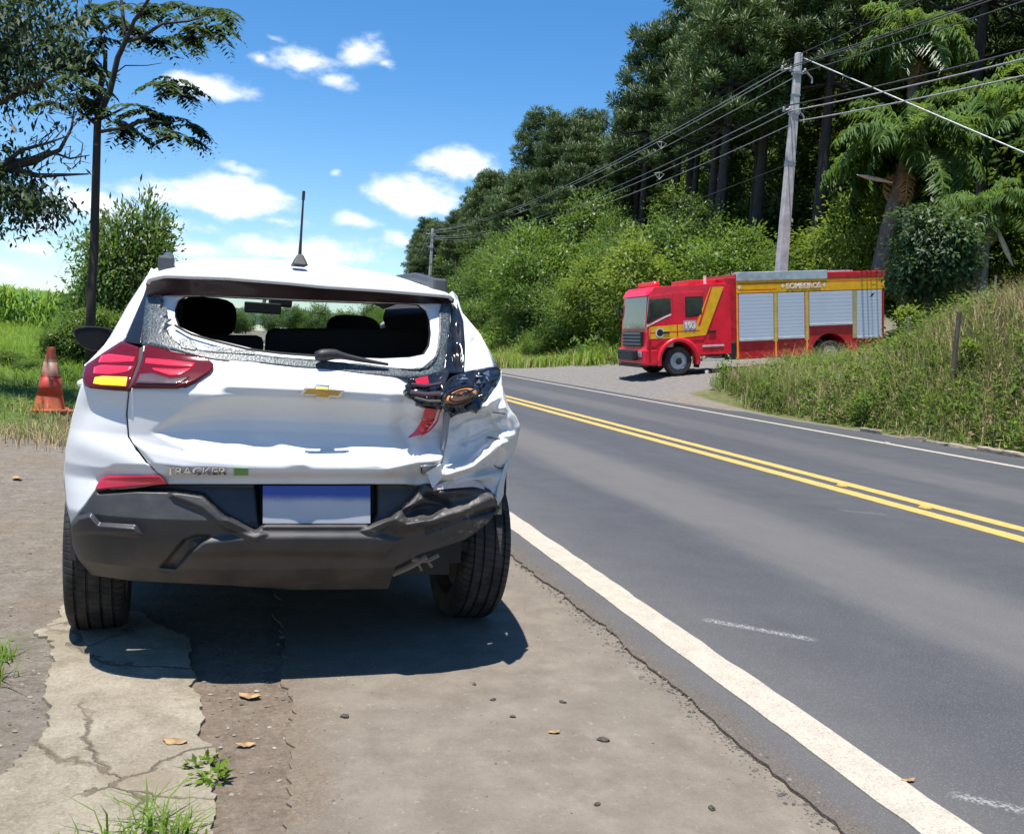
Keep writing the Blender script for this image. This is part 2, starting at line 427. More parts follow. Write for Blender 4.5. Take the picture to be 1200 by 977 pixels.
# shoulder: worn grey brown strip that the car stands on
def mat_shoulder():
    t = NT('shoulder_asphalt'); p = t.pos()
    big = t.noise(p, .7, 5); mid = t.noise(p, 6, 6, .6); grit = t.noise(p, 120, 4, .75); agg = t.voro(p, 150)
    c = t.ramp(t.mix(.35, mid, grit), [(.3, (.125, .103, .08)), (.5, (.175, .15, .12)), (.68, (.225, .195, .155))])
    c = t.mix(t.mapr(big, .4, .65, 0, .5), c, (.15, .132, .112))
    c = t.mix(t.mapr(t.noise(p, 2.2, 8, .7), .54, .70, 0, .55), c, (.25, .215, .17))
    sp = t.noise(p, 34, 5, .75); c = t.mix(t.mapr(sp, .40, .30, 0, .45), c, (.10, .085, .07)); c = t.mix(t.mapr(sp, .58, .72, 0, .5), c, (.32, .285, .235))
    c = t.mix(t.mapr(agg, .0, .2, .35, 0), c, (.085, .07, .06))
    s = t.new('ShaderNodeSeparateXYZ'); t.ln(p, s.inputs[0]); edge = t.math('ADD', s.outputs[0], t.math('MULTIPLY', t.math('SUBTRACT', t.noise(p, 3.5, 7, .7), .5), .75))
    drift = t.math('MULTIPLY', t.mapr(edge, .42, .12), t.mapr(t.noise(p, 14, 6, .7), .3, .55)); c = t.mix(drift, c, t.ramp(grit, [(.3, (.085, .066, .048)), (.55, (.165, .128, .092)), (.75, (.24, .2, .155))]))
    t.set('Base Color', c); t.set('Roughness', .9); t.set('Specular IOR Level', .2)
    t.bump(t.math('ADD', grit, t.math('MULTIPLY', mid, .4)), .5, .006); return t.m


def mat_slab():
    t = NT('old_concrete'); p = t.pos()
    mid = t.noise(p, 5, 7, .65); grit = t.noise(p, 90, 5, .8); agg = t.voro(p, 70)
    c = t.ramp(t.mix(.45, mid, grit), [(.28, (.15, .122, .085)), (.45, (.29, .25, .185)), (.62, (.44, .39, .30))])
    sp = t.noise(p, 42, 6, .8); c = t.mix(t.mapr(sp, .44, .32, 0, .6), c, (.13, .11, .085)); c = t.mix(t.mapr(sp, .56, .7, 0, .6), c, (.52, .47, .38))
    c = t.mix(t.mapr(agg, 0, .22, .5, 0), c, (.19, .17, .15))
    w = t.new('ShaderNodeVectorMath'); w.operation = 'MULTIPLY_ADD'; t.ln(t.noise(p, 4, 5, .6, 1), w.inputs[0]); w.inputs[1].default_value = (.35, .35, 0); t.ln(p, w.inputs[2])
    crack = t.math('MULTIPLY', t.mapr(t.voro(w.outputs[0], 1.05, 'DISTANCE_TO_EDGE'), .0, .012, 1, 0), t.mapr(t.noise(p, 1.3, 3), .42, .55))
    c = t.mix(t.math('MULTIPLY', crack, .75), c, (.11, .085, .055))
    c = t.mix(t.mapr(t.noise(p, 2.5, 6), .55, .7, 0, .6), c, (.2, .155, .1))
    t.set('Base Color', c); t.set('Roughness', .92); t.set('Specular IOR Level', .2)
    t.bump(t.math('SUBTRACT', t.math('ADD', grit, t.math('MULTIPLY', mid, .6)), t.math('MULTIPLY', crack, 1.2)), .9, .012); return t.m


def mat_asphalt():
    t = NT('road_asphalt'); p = t.pos()
    s = t.new('ShaderNodeSeparateXYZ'); t.ln(p, s.inputs[0]); x = s.outputs[0]
    st = t.new('ShaderNodeVectorMath'); st.operation = 'MULTIPLY'; t.ln(p, st.inputs[0]); st.inputs[1].default_value = (1, .12, 1)
    streak = t.noise(st.outputs[0], 1.6, 5, .6); big = t.noise(p, .25, 3); grit = t.noise(p, 140, 3, .8); agg = t.voro(p, 190); mid = t.noise(p, 3, 6)
    xw = t.math('ADD', x, t.math('MULTIPLY', t.math('SUBTRACT', streak, .5), .7))
    # dusty crown of each lane against cleaner, bluer wheel tracks
    d1 = t.math('MULTIPLY', t.mapr(xw, 2.9, 3.4), t.mapr(xw, 4.5, 3.8)); d2 = t.math('MULTIPLY', t.mapr(xw, 7.0, 7.6), t.mapr(xw, 8.7, 8.0)); d3 = t.mapr(xw, 2.6, 1.9)
    dust = t.math('MINIMUM', t.math('ADD', t.math('MULTIPLY', d1, .95), t.math('ADD', t.math('MULTIPLY', d2, .55), t.math('MULTIPLY', d3, .6))), 1.0)
    dust = t.math('MULTIPLY', dust, t.mapr(t.noise(st.outputs[0], .9, 3), .3, .6, .55, 1.))
    base = t.ramp(t.mix(.5, mid, streak), [(.3, (.050, .052, .058)), (.55, (.066, .068, .074)), (.75, (.082, .083, .087))])
    c = t.mix(t.math('MULTIPLY', dust, .36), base, (.2, .18, .16))
    c = t.mix(t.mapr(grit, .5, .72, 0, .5), c, (.24, .23, .215)); c = t.mix(t.mapr(agg, 0, .25, .5, 0), c, (.03, .03, .034))
    # tar spots and one chalky scuff
    tar = t.mapr(t.voro(p, 1.7), .0, .05, 1, 0)
    c = t.mix(t.math('MULTIPLY', tar, t.mapr(t.noise(p, .8, 2), .5, .6, 0, .7)), c, (.055, .05, .05))
    for (ax, ay, bx, by, wd, k) in ((2.12, 4.07, 2.5, 3.72, .035, .5), (2.03, 2.3, 2.35, 2.02, .03, .4), (4.9, 7.15, 5.25, 6.95, .03, .25)):
        dx, dy = bx-ax, by-ay; L = math.hypot(dx, dy)
        m = t.new('ShaderNodeMapping'); m.vector_type = 'TEXTURE'; t.ln(p, m.inputs[0]); m.inputs['Location'].default_value = ((ax+bx)/2, (ay+by)/2, 0); m.inputs['Rotation'].default_value = (0, 0, math.atan2(dy, dx)); m.inputs['Scale'].default_value = (L/2, wd, 1)
        q = t.new('ShaderNodeSeparateXYZ'); t.ln(m.outputs[0], q.inputs[0])
        k1 = t.mapr(t.math('ABSOLUTE', q.outputs[0]), .75, 1.1, 1, 0); k2 = t.mapr(t.math('ABSOLUTE', q.outputs[1]), .4, 1.2, 1, 0)
        f = t.math('MULTIPLY', t.math('MULTIPLY', k1, k2), t.mapr(t.noise(p, 70, 4, .7), .42, .6, 0, k))
        c = t.mix(f, c, (.5, .49, .46))
    ed = t.math('ADD', x, t.math('MULTIPLY', t.math('SUBTRACT', t.noise(p, 7, 6, .7), .5), .22)); c = t.mix(t.math('MULTIPLY', t.mapr(ed, 1.72, 1.60), .7), c, t.ramp(grit, [(.3, (.05, .04, .032)), (.6, (.15, .12, .09))]))
    t.set('Base Color', c); t.set('Roughness', t.mapr(dust, 0, 1, .62, .88)); t.set('Specular IOR Level', .3)
    t.bump(t.math('ADD', grit, t.math('MULTIPLY', agg, .6)), .55, .006); return t.m


def paint(name, col, wear=.5):
    t = NT(name); p = t.pos()
    g = t.noise(p, 130, 4, .8); m = t.noise(p, 12, 6, .7)
    c = t.mix(t.mapr(m, .3, .7), tuple(k*.82 for k in col), col)
    c = t.mix(t.mapr(g, .52-.06*wear, .66, 0, .75), c, (.17, .155, .14))
    t.set('Base Color', c); t.set('Roughness', .75); t.bump(g, .5, .006); return t.m


R2 = np.random.default_rng(5)
M_SHOULDER, M_SLAB, M_ASPH = mat_shoulder(), mat_slab(), mat_asphalt()
sheet('shoulder', jag([(.24, -6), (1.9, -6), (1.9, 60), (-.2, 60), (.1, 12), (.22, 6), (.2, 3.3), (.17, 2.4)], .03, .012, R2), .004, .05, M_SHOULDER, 'smooth worn shoulder strip beside the white edge line')
sl_px = [(84, 706), (150, 716), (212, 745), (226, 795), (236, 850), (246, 905), (252, 977), (262, 1090), (-60, 1090), (-60, 940), (8, 908), (52, 868), (60, 836), (46, 806), (66, 770), (48, 740)]
sheet('concrete_slab', jag([tuple(G(u, v)[:2]) for u, v in sl_px], .022, .010, R2), .0085, .05, M_SLAB, 'broken pale concrete slab behind the left rear wheel')
# road: gently bending strip with a ragged near lip
lip = [(1.585, y) for y in np.arange(-10, 62, .05)]
w = R2.normal(size=len(lip)); w = w+np.roll(w, 1)+np.roll(w, 2)+np.roll(w, 4)
lipx = [(x+.004*k+(.012*math.sin(y*2.1)), y) for (x, y), k in zip(lip, w)]
far_l = [(1.585+float(bend(y)), y) for y in np.arange(62, 215, 6)]; far_r = [(11.3+float(bend(y)), y) for y in np.arange(212, 60, -6)]
near_r = [(11.3+.05*math.sin(y*1.3)+.03*math.sin(y*4.1), y) for y in np.arange(60, -10, -.5)]
road = sheet('road', lipx+far_l+far_r+near_r, .016, .05, M_ASPH, 'two lane asphalt highway running away past the parked car')
M_WHITE, M_YEL = paint('white_road_paint', (.47, .42, .34)), paint('yellow_road_paint', (.62, .39, .085), .7)


def stripe(name, x0, x1, mat, label):
    n = [(a, -9.) for a in (x0, x1)]; ys = list(np.arange(-9, 60, .12))+list(np.arange(60, 205, 4.))
    rw = R2.normal(size=(len(ys), 2))*.003
    L = [(x0+float(bend(y))+rw[i, 0], y) for i, y in enumerate(ys)]; Rr = [(x1+float(bend(y))+rw[i, 1], y) for i, y in enumerate(ys)]
    o = sheet(name, L+Rr[::-1], .0205, .004, mat, label, parent=road, kind=None); return o


stripe('edge_line', 1.775, 1.945, M_WHITE, 'broad white edge line on the near side')
stripe('centre_line', 5.60, 5.79, M_YEL, 'near stripe of the double yellow line')
stripe('centre_line', 5.98, 6.16, M_YEL, 'far stripe of the double yellow line')
stripe('edge_line', 10.06, 10.22, M_WHITE, 'thin white edge line on the far side')
mud = bpy.data.meshes  # noqa
for (x, y, m, lab) in ((5.89, 8.55, M_YEL, 'flat yellow road stud between the double lines, farther one'), (5.89, 7.3, M_YEL, 'flat yellow road stud between the double lines, nearer one'), (10.14, 13.6, M_WHITE, 'flat white road stud on the far edge line')):
    b = MB(); b.hexa([(x-.04, y-.05, .019), (x+.04, y-.05, .019), (x+.04, y+.05, .019), (x-.04, y+.05, .019), (x-.025, y-.035, .041), (x+.025, y-.035, .041), (x+.025, y+.035, .041), (x-.025, y+.035, .041)])
    tag(b.obj('road_stud', m, bevel=.004), lab, 'road stud')

# far field and hills beyond the bend
def ridge(name, label, y0, pts, depth, col1, col2):
    xs = np.linspace(pts[0][0], pts[-1][0], 120); rr = np.random.default_rng(len(name)+int(y0))
    h = np.interp(xs, [p[0] for p in pts], [p[1] for p in pts])+np.convolve(rr.normal(size=126), np.ones(7)/7, 'valid')*1.6
    rows = [(y0-30, .25), (y0-12, .75), (y0, 1.), (y0+depth*.5, .9), (y0+depth, .3)]
    b = MB(); b.grid([[(x, y, max(-1, hh*k+1)) for x, hh in zip(xs, h)] for y, k in rows])
    t = NT(name+'_cover'); p = t.pos(); n = t.noise(p, .08, 8, .7); t.set('Base Color', t.ramp(n, [(.35, col1), (.65, col2)])); t.set('Roughness', 1.); t.bump(n, 1., 3.)
    o = b.obj(name, t.m, smooth=True); tag(o, label, kind='structure')


ridge('hills', 'distant blue green wooded hills beyond the field', 620, [(-500, 7), (-250, 10), (-60, 11), (0, 12), (60, 13), (200, 22), (500, 30)], 200, (.05, .09, .07), (.09, .14, .1))
# ------------------------------------------------------------------ the crashed car
CAR_LOC, CAR_YAW = (.300, 3.419, 0.0), math.radians(3.04)
_cc, _cs = math.cos(CAR_YAW), math.sin(CAR_YAW)


def tocar(w):
    dx, dy = w[..., 0]-CAR_LOC[0], w[..., 1]-CAR_LOC[1]
    return np.stack([_cc*dx+_cs*dy, -_cs*dx+_cc*dy, w[..., 2]], -1)


def carpix(u, v, Y):
    d = ray(u, v); o = np.array([0., 0., CAM_H]); a = tocar(o[None])[0]; b = tocar(o+d)-a
    t = (np.asarray(Y)-a[1])/b[..., 1]; return a+b*t[..., None]


def Yc(z):
    return np.interp(z, [.25, .33, .40, .50, .58, .64, .69, .70, .735, .78, .85, .95, 1.0, 1.03, 1.07, 1.11, 1.15, 1.40, 1.45, 1.60],
                     [.17, .10, .05, .015, .0, .02, .04, .04, .035, .045, .06, .06, .052, .064, .104, .146, .18, .37, .42, .60])


def Wz(z):
    return np.interp(z, [.25, .33, .40, .55, .70, .85, .95, 1.03, 1.10, 1.2, 1.38, 1.45, 1.6], [.76, .80, .845, .875, .89, .893, .885, .865, .83, .77, .66, .61, .52])


def corner(t, D=.55, n=3.4):
    t = np.abs(t); t0 = .965; tc = np.minimum(t, t0)
    c = D*(1-(1-tc**n)**(1/n)); return c+np.maximum(0, t-t0)*2.6


def S(X, Z):
    return Yc(Z)+corner(X/Wz(Z))*np.where(np.abs(X) > 0, 1, 1)


def P3(u, v, dY=0.0):
    """photograph position -> point on the car's rear surface (car coordinates)"""
    u = np.asarray(u, float); v = np.asarray(v, float)
    lo = np.full(u.shape, -.4); hi = np.full(u.shape, 2.2)
    for _ in range(34):
        mid = (lo+hi)/2; p = carpix(u, v, mid); f = S(p[..., 0], p[..., 2])-mid
        lo = np.where(f > 0, mid, lo); hi = np.where(f > 0, hi, mid)
    return carpix(u, v, (lo+hi)/2+dY)


def resamp(P, n):
    P = np.array(P, float); d = np.r_[0, np.cumsum(np.linalg.norm(np.diff(P, axis=0), axis=1))]
    t = np.linspace(0, d[-1], n); return np.stack([np.interp(t, d, P[:, k]) for k in range(P.shape[1])], -1)


def coons(T, B, L, Rr, nu, nv):
    T, B = resamp(T, nu), resamp(B, nu); L, Rr = resamp(L, nv), resamp(Rr, nv)
    s = np.linspace(0, 1, nu)[None, :, None]; t = np.linspace(0, 1, nv)[:, None, None]
    return (1-t)*T[None]+t*B[None]+(1-s)*L[:, None]+s*Rr[:, None]-((1-s)*(1-t)*T[0]+s*(1-t)*T[-1]+(1-s)*t*B[0]+s*t*B[-1])


def sdf(u, v, poly):
    """signed distance in photograph pixels, positive inside"""
    P = np.array(poly, float); Q = np.roll(P, -1, 0); best = np.full(u.shape, 1e9); ins = np.zeros(u.shape, bool)
    for (ax, ay), (bx, by) in zip(P, Q):
        dx, dy = bx-ax, by-ay; t = np.clip(((u-ax)*dx+(v-ay)*dy)/(dx*dx+dy*dy+1e-9), 0, 1)
        best = np.minimum(best, np.hypot(u-ax-t*dx, v-ay-t*dy))
        c = ((ay > v) != (by > v)) & (u < (bx-ax)*(v-ay)/((by-ay) if abs(by-ay) > 1e-9 else 1e-9)+ax); ins ^= c
    return np.where(ins, best, -best)


def pm(u, v, poly, soft=4.):
    return smooth01(sdf(u, v, poly)/(2*soft)+.5)


def seg(u, v, pts, wd):
    """gaussian ridge along a polyline"""
    best = np.full(u.shape, 1e9)
    for (ax, ay), (bx, by) in zip(pts[:-1], pts[1:]):
        dx, dy = bx-ax, by-ay; t = np.clip(((u-ax)*dx+(v-ay)*dy)/(dx*dx+dy*dy+1e-9), 0, 1)
        best = np.minimum(best, np.hypot(u-ax-t*dx, v-ay-t*dy))
    return np.exp(-(best/wd)**2)


def vn(u, v, sc, seed=0):
    """smooth value noise in [-1, 1]"""
    r = np.random.default_rng(seed).uniform(-1, 1, (64, 64)); x = np.asarray(u)/sc+17.3; y = np.asarray(v)/sc+9.1
    i, j = np.floor(x).astype(int), np.floor(y).astype(int); fx, fy = smooth01(x-i), smooth01(y-j); i %= 63; j %= 63
    return (r[i, j]*(1-fx)+r[i+1, j]*fx)*(1-fy)+(r[i, j+1]*(1-fx)+r[i+1, j+1]*fx)*fy


def crumple(u, v, sc, seed=0):
    """creased sheet: sharp folds between smooth facets"""
    a = vn(u+.35*v, v-.2*u, sc, seed); b = vn(u-.4*v, v+.3*u, sc*.6, seed+1); return (1-2*np.abs(a))*.7+(1-2*np.abs(b))*.3


def patch(name, T, B, L, Rr, nu, nv, mat, parent, disp=None, off=0.0, solid=.012, smooth=True):
    g = coons(T, B, L, Rr, nu, nv); u, v = g[..., 0], g[..., 1]
    dY = off+(disp(u, v) if disp else 0)
    b = MB(); b.grid(P3(u, v, dY)); o = b.obj(name, mat, parent, smooth=smooth)
    # outward normals (towards the camera / -Y)
    me = o.data; n = sum((p.normal.y*p.area for p in me.polygons))
    if n > 0: me.flip_normals()
    if solid:
        md = o.modifiers.new('thickness', 'SOLIDIFY'); md.thickness = solid; md.offset = -1
    return o


def quick(name, T, B, nu, nv, mat, parent, **k):
    return patch(name, T, B, [T[0], B[0]], [T[-1], B[-1]], nu, nv, mat, parent, **k)


# materials
def mat_carpaint():
    t = NT('white_car_paint'); c = t.coord('Object')
    n = t.noise(c, 3.5, 6, .65); s = t.new('ShaderNodeSeparateXYZ'); t.ln(c, s.inputs[0])
    dust = t.math('MULTIPLY', t.mapr(n, .42, .7), t.mapr(s.outputs[2], 1.0, .45))
    fl = t.mapr(t.noise(c, 55, 4, .7), .62, .72, 0, .4)
    col = t.mix(t.math('MULTIPLY', dust, .5), (.69, .69, .68), (.48, .43, .36)); col = t.mix(fl, col, (.48, .46, .43))
    t.set('Base Color', col); t.set('Roughness', t.mapr(n, .3, .7, .30, .46)); t.set('Specular IOR Level', .3); t.set('Coat Weight', .12); t.set('Coat Roughness', .09); t.bump(t.noise(c, 14, 3), .03, .01); return t.m


def mat_plastic():
    t = NT('grey_bumper_plastic'); c = t.coord('Object')
    n = t.noise(c, 4, 7, .65); g = t.noise(c, 260, 2); sc = t.noise(c, 26, 6, .75)
    s = t.new('ShaderNodeSeparateXYZ'); t.ln(c, s.inputs[0])
    col = t.mix(t.mapr(n, .35, .7), (.030, .030, .033), (.062, .056, .052))
    low = t.math('MULTIPLY', t.mapr(s.outputs[2], .52, .36), t.mapr(n, .3, .6, .4, 1.))
    col = t.mix(t.math('MULTIPLY', low, .5), col, (.115, .09, .07))
    hurt = t.math('MULTIPLY', t.mapr(s.outputs[0], .38, .6), t.mapr(sc, .55, .66))
    col = t.mix(t.math('MULTIPLY', hurt, .7), col, (.27, .23, .19))
    t.set('Base Color', col); t.set('Roughness', t.mapr(n, .3, .7, .38, .6)); t.set('Specular IOR Level', .5)
    t.bump(t.math('ADD', g, t.math('MULTIPLY', hurt, .6)), .12, .003); return t.m


def mat_crazed():
    t = NT('shattered_tempered_glass'); c = t.coord('Object')
    e = t.voro(c, 95, 'DISTANCE_TO_EDGE'); cell = t.voro(c, 95, 'F1', 1); n = t.noise(c, 9, 5)
    bri = t.mapr(t.noise(c, 130, 3, .8), .5, .68)
    col = t.mix(bri, (.03, .04, .045), (.22, .27, .29)); col = t.mix(t.mapr(n, .42, .62, 0, .75), col, (.03, .035, .04))
    col = t.mix(t.mapr(e, 0, .08, .4, 0), col, (.3, .35, .37))
    t.set('Base Color', col); t.set('Roughness', .4); t.set('Specular IOR Level', .4); t.bump(t.mix(.5, e, cell), .6, .004); return t.m


def mat_lens(name, ribs=True):
    """moulded tail lamp lens: red reflector bands over smoky plastic, by height in the lamp"""
    t = NT(name); c = t.coord('Object'); s = t.new('ShaderNodeSeparateXYZ'); t.ln(c, s.inputs[0])
    n = t.noise(c, 30, 3); t.set('Base Color', t.mix(n, (.075, .004, .008), (.13, .008, .014))); t.set('Roughness', .07); t.set('Coat Weight', .0); t.set('Coat Roughness', .05); t.set('Specular IOR Level', .4)
    return t.m


MC = dict(
    paint=mat_carpaint(), plastic=mat_plastic(), glassbits=mat_crazed(), lens=mat_lens('smoky_red_lamp_lens'),
    black=simple('gloss_black_trim', (.012, .012, .014), .12, coat=.6), dark=simple('matte_black_trim', (.016, .016, .017), .7),
    cabin=simple('dark_cabin_cloth', (.017, .017, .019), .9), tint=simple('tinted_side_glass', (.012, .015, .017), .06, spec=.8),
    redlit=emis('glowing_red_lamp', (1., .05, .10), .5, (.5, .01, .03)), amber=emis('lit_amber_lamp', (1., .48, .02), 1.15, (.8, .35, .02)),
    red=simple('red_reflector', (.5, .012, .03), .18, coat=1., var=.25), smoke=simple('smoky_clear_lens', (.09, .055, .06), .15, coat=1.),
    chrome=simple('chrome', (.75, .76, .78), .14, metal=1.), gold=simple('gold_emblem', (.62, .4, .08), .3, metal=.35, coat=.5),
    rail=simple('grey_roof_rail', (.065, .07, .078), .5, metal=.2), rubber=simple('antenna_rubber', (.02, .02, .021), .55),
    alloy=simple('alloy_rim', (.32, .32, .33), .35, metal=.8), orange=simple('bare_orange_lamp', (.62, .25, .10), .3, coat=.6, var=.3),
    blueband=simple('blue_plate_band', (.012, .05, .36), .35), plate=simple('white_plate', (.62, .64, .66), .4), steel=simple('dirty_steel', (.12, .11, .10), .55, metal=.6),
    green=simple('green_badge', (.17, .32, .12), .3), pink=simple('torn_pale_plastic', (.55, .47, .45), .5), maroon=simple('dark_maroon_gloss', (.018, .006, .008), .28, coat=.15, spec=.35))
def _tyre():
    t = NT('tyre_rubber'); c = t.coord(); n = t.noise(c, 12, 5); s = t.new('ShaderNodeSeparateXYZ'); t.ln(c, s.inputs[0])
    an = t.math('ARCTAN2', s.outputs[1], s.outputs[2]); skew = t.math('ADD', t.math('MULTIPLY', an, 74.), t.math('MULTIPLY', s.outputs[0], 46.))
    sipe = t.mapr(t.math('SINE', skew), .72, .95); edge = t.mapr(t.math('ABSOLUTE', s.outputs[0]), .055, .075, .45, 1.); sipe = t.math('MULTIPLY', sipe, edge)
    col = t.mix(t.mapr(n, .35, .7), (.022, .021, .021), (.06, .053, .047)); col = t.mix(t.math('MULTIPLY', sipe, .8), col, (.008, .008, .008))
    t.set('Base Color', col); t.set('Roughness', .72); t.set('Specular IOR Level', .35); t.bump(t.math('SUBTRACT', t.math('MULTIPLY', t.noise(c, 180, 3), .15), sipe), .8, .004); return t.m
MC['tyre'] = _tyre()
MC['mirror'] = simple('mirror_housing_reflection_black', (.010, .010, .011), .55, spec=.25)

car = thing('crashed_car', 'white compact crossover with smashed rear window and crumpled right rear corner on the shoulder', 'car', CAR_LOC, CAR_YAW)


# silhouettes of the rear corners, shared by the rear panels and the flanks
_SL = P3(*np.array([(104, 673), (94, 660), (85, 640), (83, 613), (77, 590), (74.5, 560), (76, 530), (84, 490), (97, 447), (99, 429)], float).T)
_SR = P3(*np.array([(574, 610), (582, 597), (583, 582), (591, 555), (598, 535), (605, 522), (610, 499), (605, 488), (594, 480), (588, 456), (588, 434)], float).T, -.01)


def corner_pt(sx, z):
    E = _SL if sx < 0 else _SR; o = np.argsort(E[:, 2]); return float(np.interp(z, E[o, 2], E[o, 0])), float(np.interp(z, E[o, 2], E[o, 1]))


def sideX(sx, y, z):
    x0, y0 = corner_pt(sx, z); k = float(np.clip((y-y0)/(1.5 if sx < 0 else .9), 0, 1)); k = k*(2-k)
    return x0*(1-k)+sx*float(Wz(z))*k


def build_body():
    # side shell: plan loop from the left rear corner round the nose to the right rear corner
    nz, ny = 44, 200
    ys = np.linspace(.40, 3.25, ny); a = np.linspace(0, math.pi, 60)[1:-1]
    rows = []
    for k in np.linspace(0, 1, nz):
        L = []
        def zt(y): return np.interp(y, [.3, 1.2, 2.9, 3.4, 4.3], [1.07, 1.06, .99, .95, .80])
        for q in np.linspace(0, 1, ny):
            z = .24+k*(zt(.4)-.24); y0 = corner_pt(-1, z)[1]; y = y0+(3.25-y0)*q; z = .24+k*(zt(y)-.24); L.append((sideX(-1, y, z), y, z))
        for b in a:
            n = 3.2; cx, sy = math.cos(math.pi-b), math.sin(b)
            x = math.copysign(abs(cx)**(2/n), cx); yy = 3.25+1.0*abs(sy)**(2/n); z = .24+k*(zt(yy)-.24); bul = .03*math.sin(k*math.pi); L.append((x*Wz(z), yy+bul*abs(sy), z))
        for q in np.linspace(1, 0, ny):
            z = .24+k*(zt(.4)-.24); y0 = corner_pt(1, z)[1]; y = y0+(3.25-y0)*q; z = .24+k*(zt(y)-.24); L.append((sideX(1, y, z), y, z))
        rows.append(L)
    G3 = np.array(rows); b = MB(); b.grid(G3)
    keep = []
    for f in b.f:
        c = np.mean([b.v[i] for i in f], 0)
        bad = any(math.hypot(c[1]-wy, c[2]-.335) < .385 for wy in (.80, 3.37)) and abs(c[0]) > .6
        if c[0] > .5 and c[1] < .95 and c[2] < .62: bad = True     # torn away behind the right wheel
        if not bad: keep.append(f)
    b.f = keep; b.m = [0]*len(keep)
    b.obj('body', MC['paint'], car, smooth=True, solid=.01)
    # bonnet and cowl
    hb = MB(); g = []
    for y in np.linspace(2.85, 4.2, 16):
        w = np.interp(y, [2.85, 3.3, 3.9, 4.2], [.82, .83, .74, .5]); zc = np.interp(y, [2.85, 3.4, 4.2], [1.03, 1.0, .84])
        g.append([(w*s, y, zc-.06*s**4) for s in np.linspace(-1, 1, 17)])
    hb.grid(g); hb.obj('bonnet', MC['paint'], car, smooth=True, solid=.01)
    # black wheel arch trim
    for sx in (-1, 1):
        for wy in (.80, 3.37):
            if sx == 1 and wy < 1: a0, a1 = -8, 150
            else: a0, a1 = -8, 176
            g = []
            for an in np.radians(np.linspace(a0, a1, 40)):
                row = []
                for r, dx in ((.365, -.05), (.365, .012), (.385, .018), (.425, .014), (.43, -.01)):
                    z = .335+r*math.sin(an); y = wy-r*math.cos(an)*-1; row.append((sideX(sx, y, max(z, .3))+sx*dx, y, z))
                g.append(row)
            m = MB(); m.grid(g); m.obj('wheel_arch_trim', MC['dark'], car, smooth=True)
    u = MB(); u.box((0, 2.1, .37), (1.1, 3.6, .12)); u.box((0, .62, .50), (1.2, .6, .30)); u.box((0, 3.3, .5), (1.1, 1.4, .5))
    u.tube([(-.6, .80, .33), (.6, .80, .33)], .05, 8); u.tube([(.34, .35, .34), (.34, .75, .34), (.2, 1.4, .30)], [.055, .055, .03], 8)
    for sx in (-1, 1): u.box((sx*.58, .80, .66), (.05, .8, .5)); u.box((sx*.60, 3.37, .5), (.05, .8, .5))
    u.obj('underbody', MC['dark'], car)


build_body()

# ---- roof
SPT = [(171, 332), (174, 325.5), (193, 321), (265, 323.5), (340, 329.5), (380, 333.5), (447, 338), (500, 342.5), (527, 345), (532, 350)]
SPB = [(172, 347), (200, 346), (257, 347), (380, 352), (489, 356), (520, 356), (532, 355)]


def roof_z(s, y):
    zc = np.interp(y, [.28, .5, .8, 1.2, 1.6, 2.1, 2.25], [1.415, 1.458, 1.505, 1.55, 1.558, 1.53, 1.505]); return zc-.05*s**2-.045*np.abs(s)**7


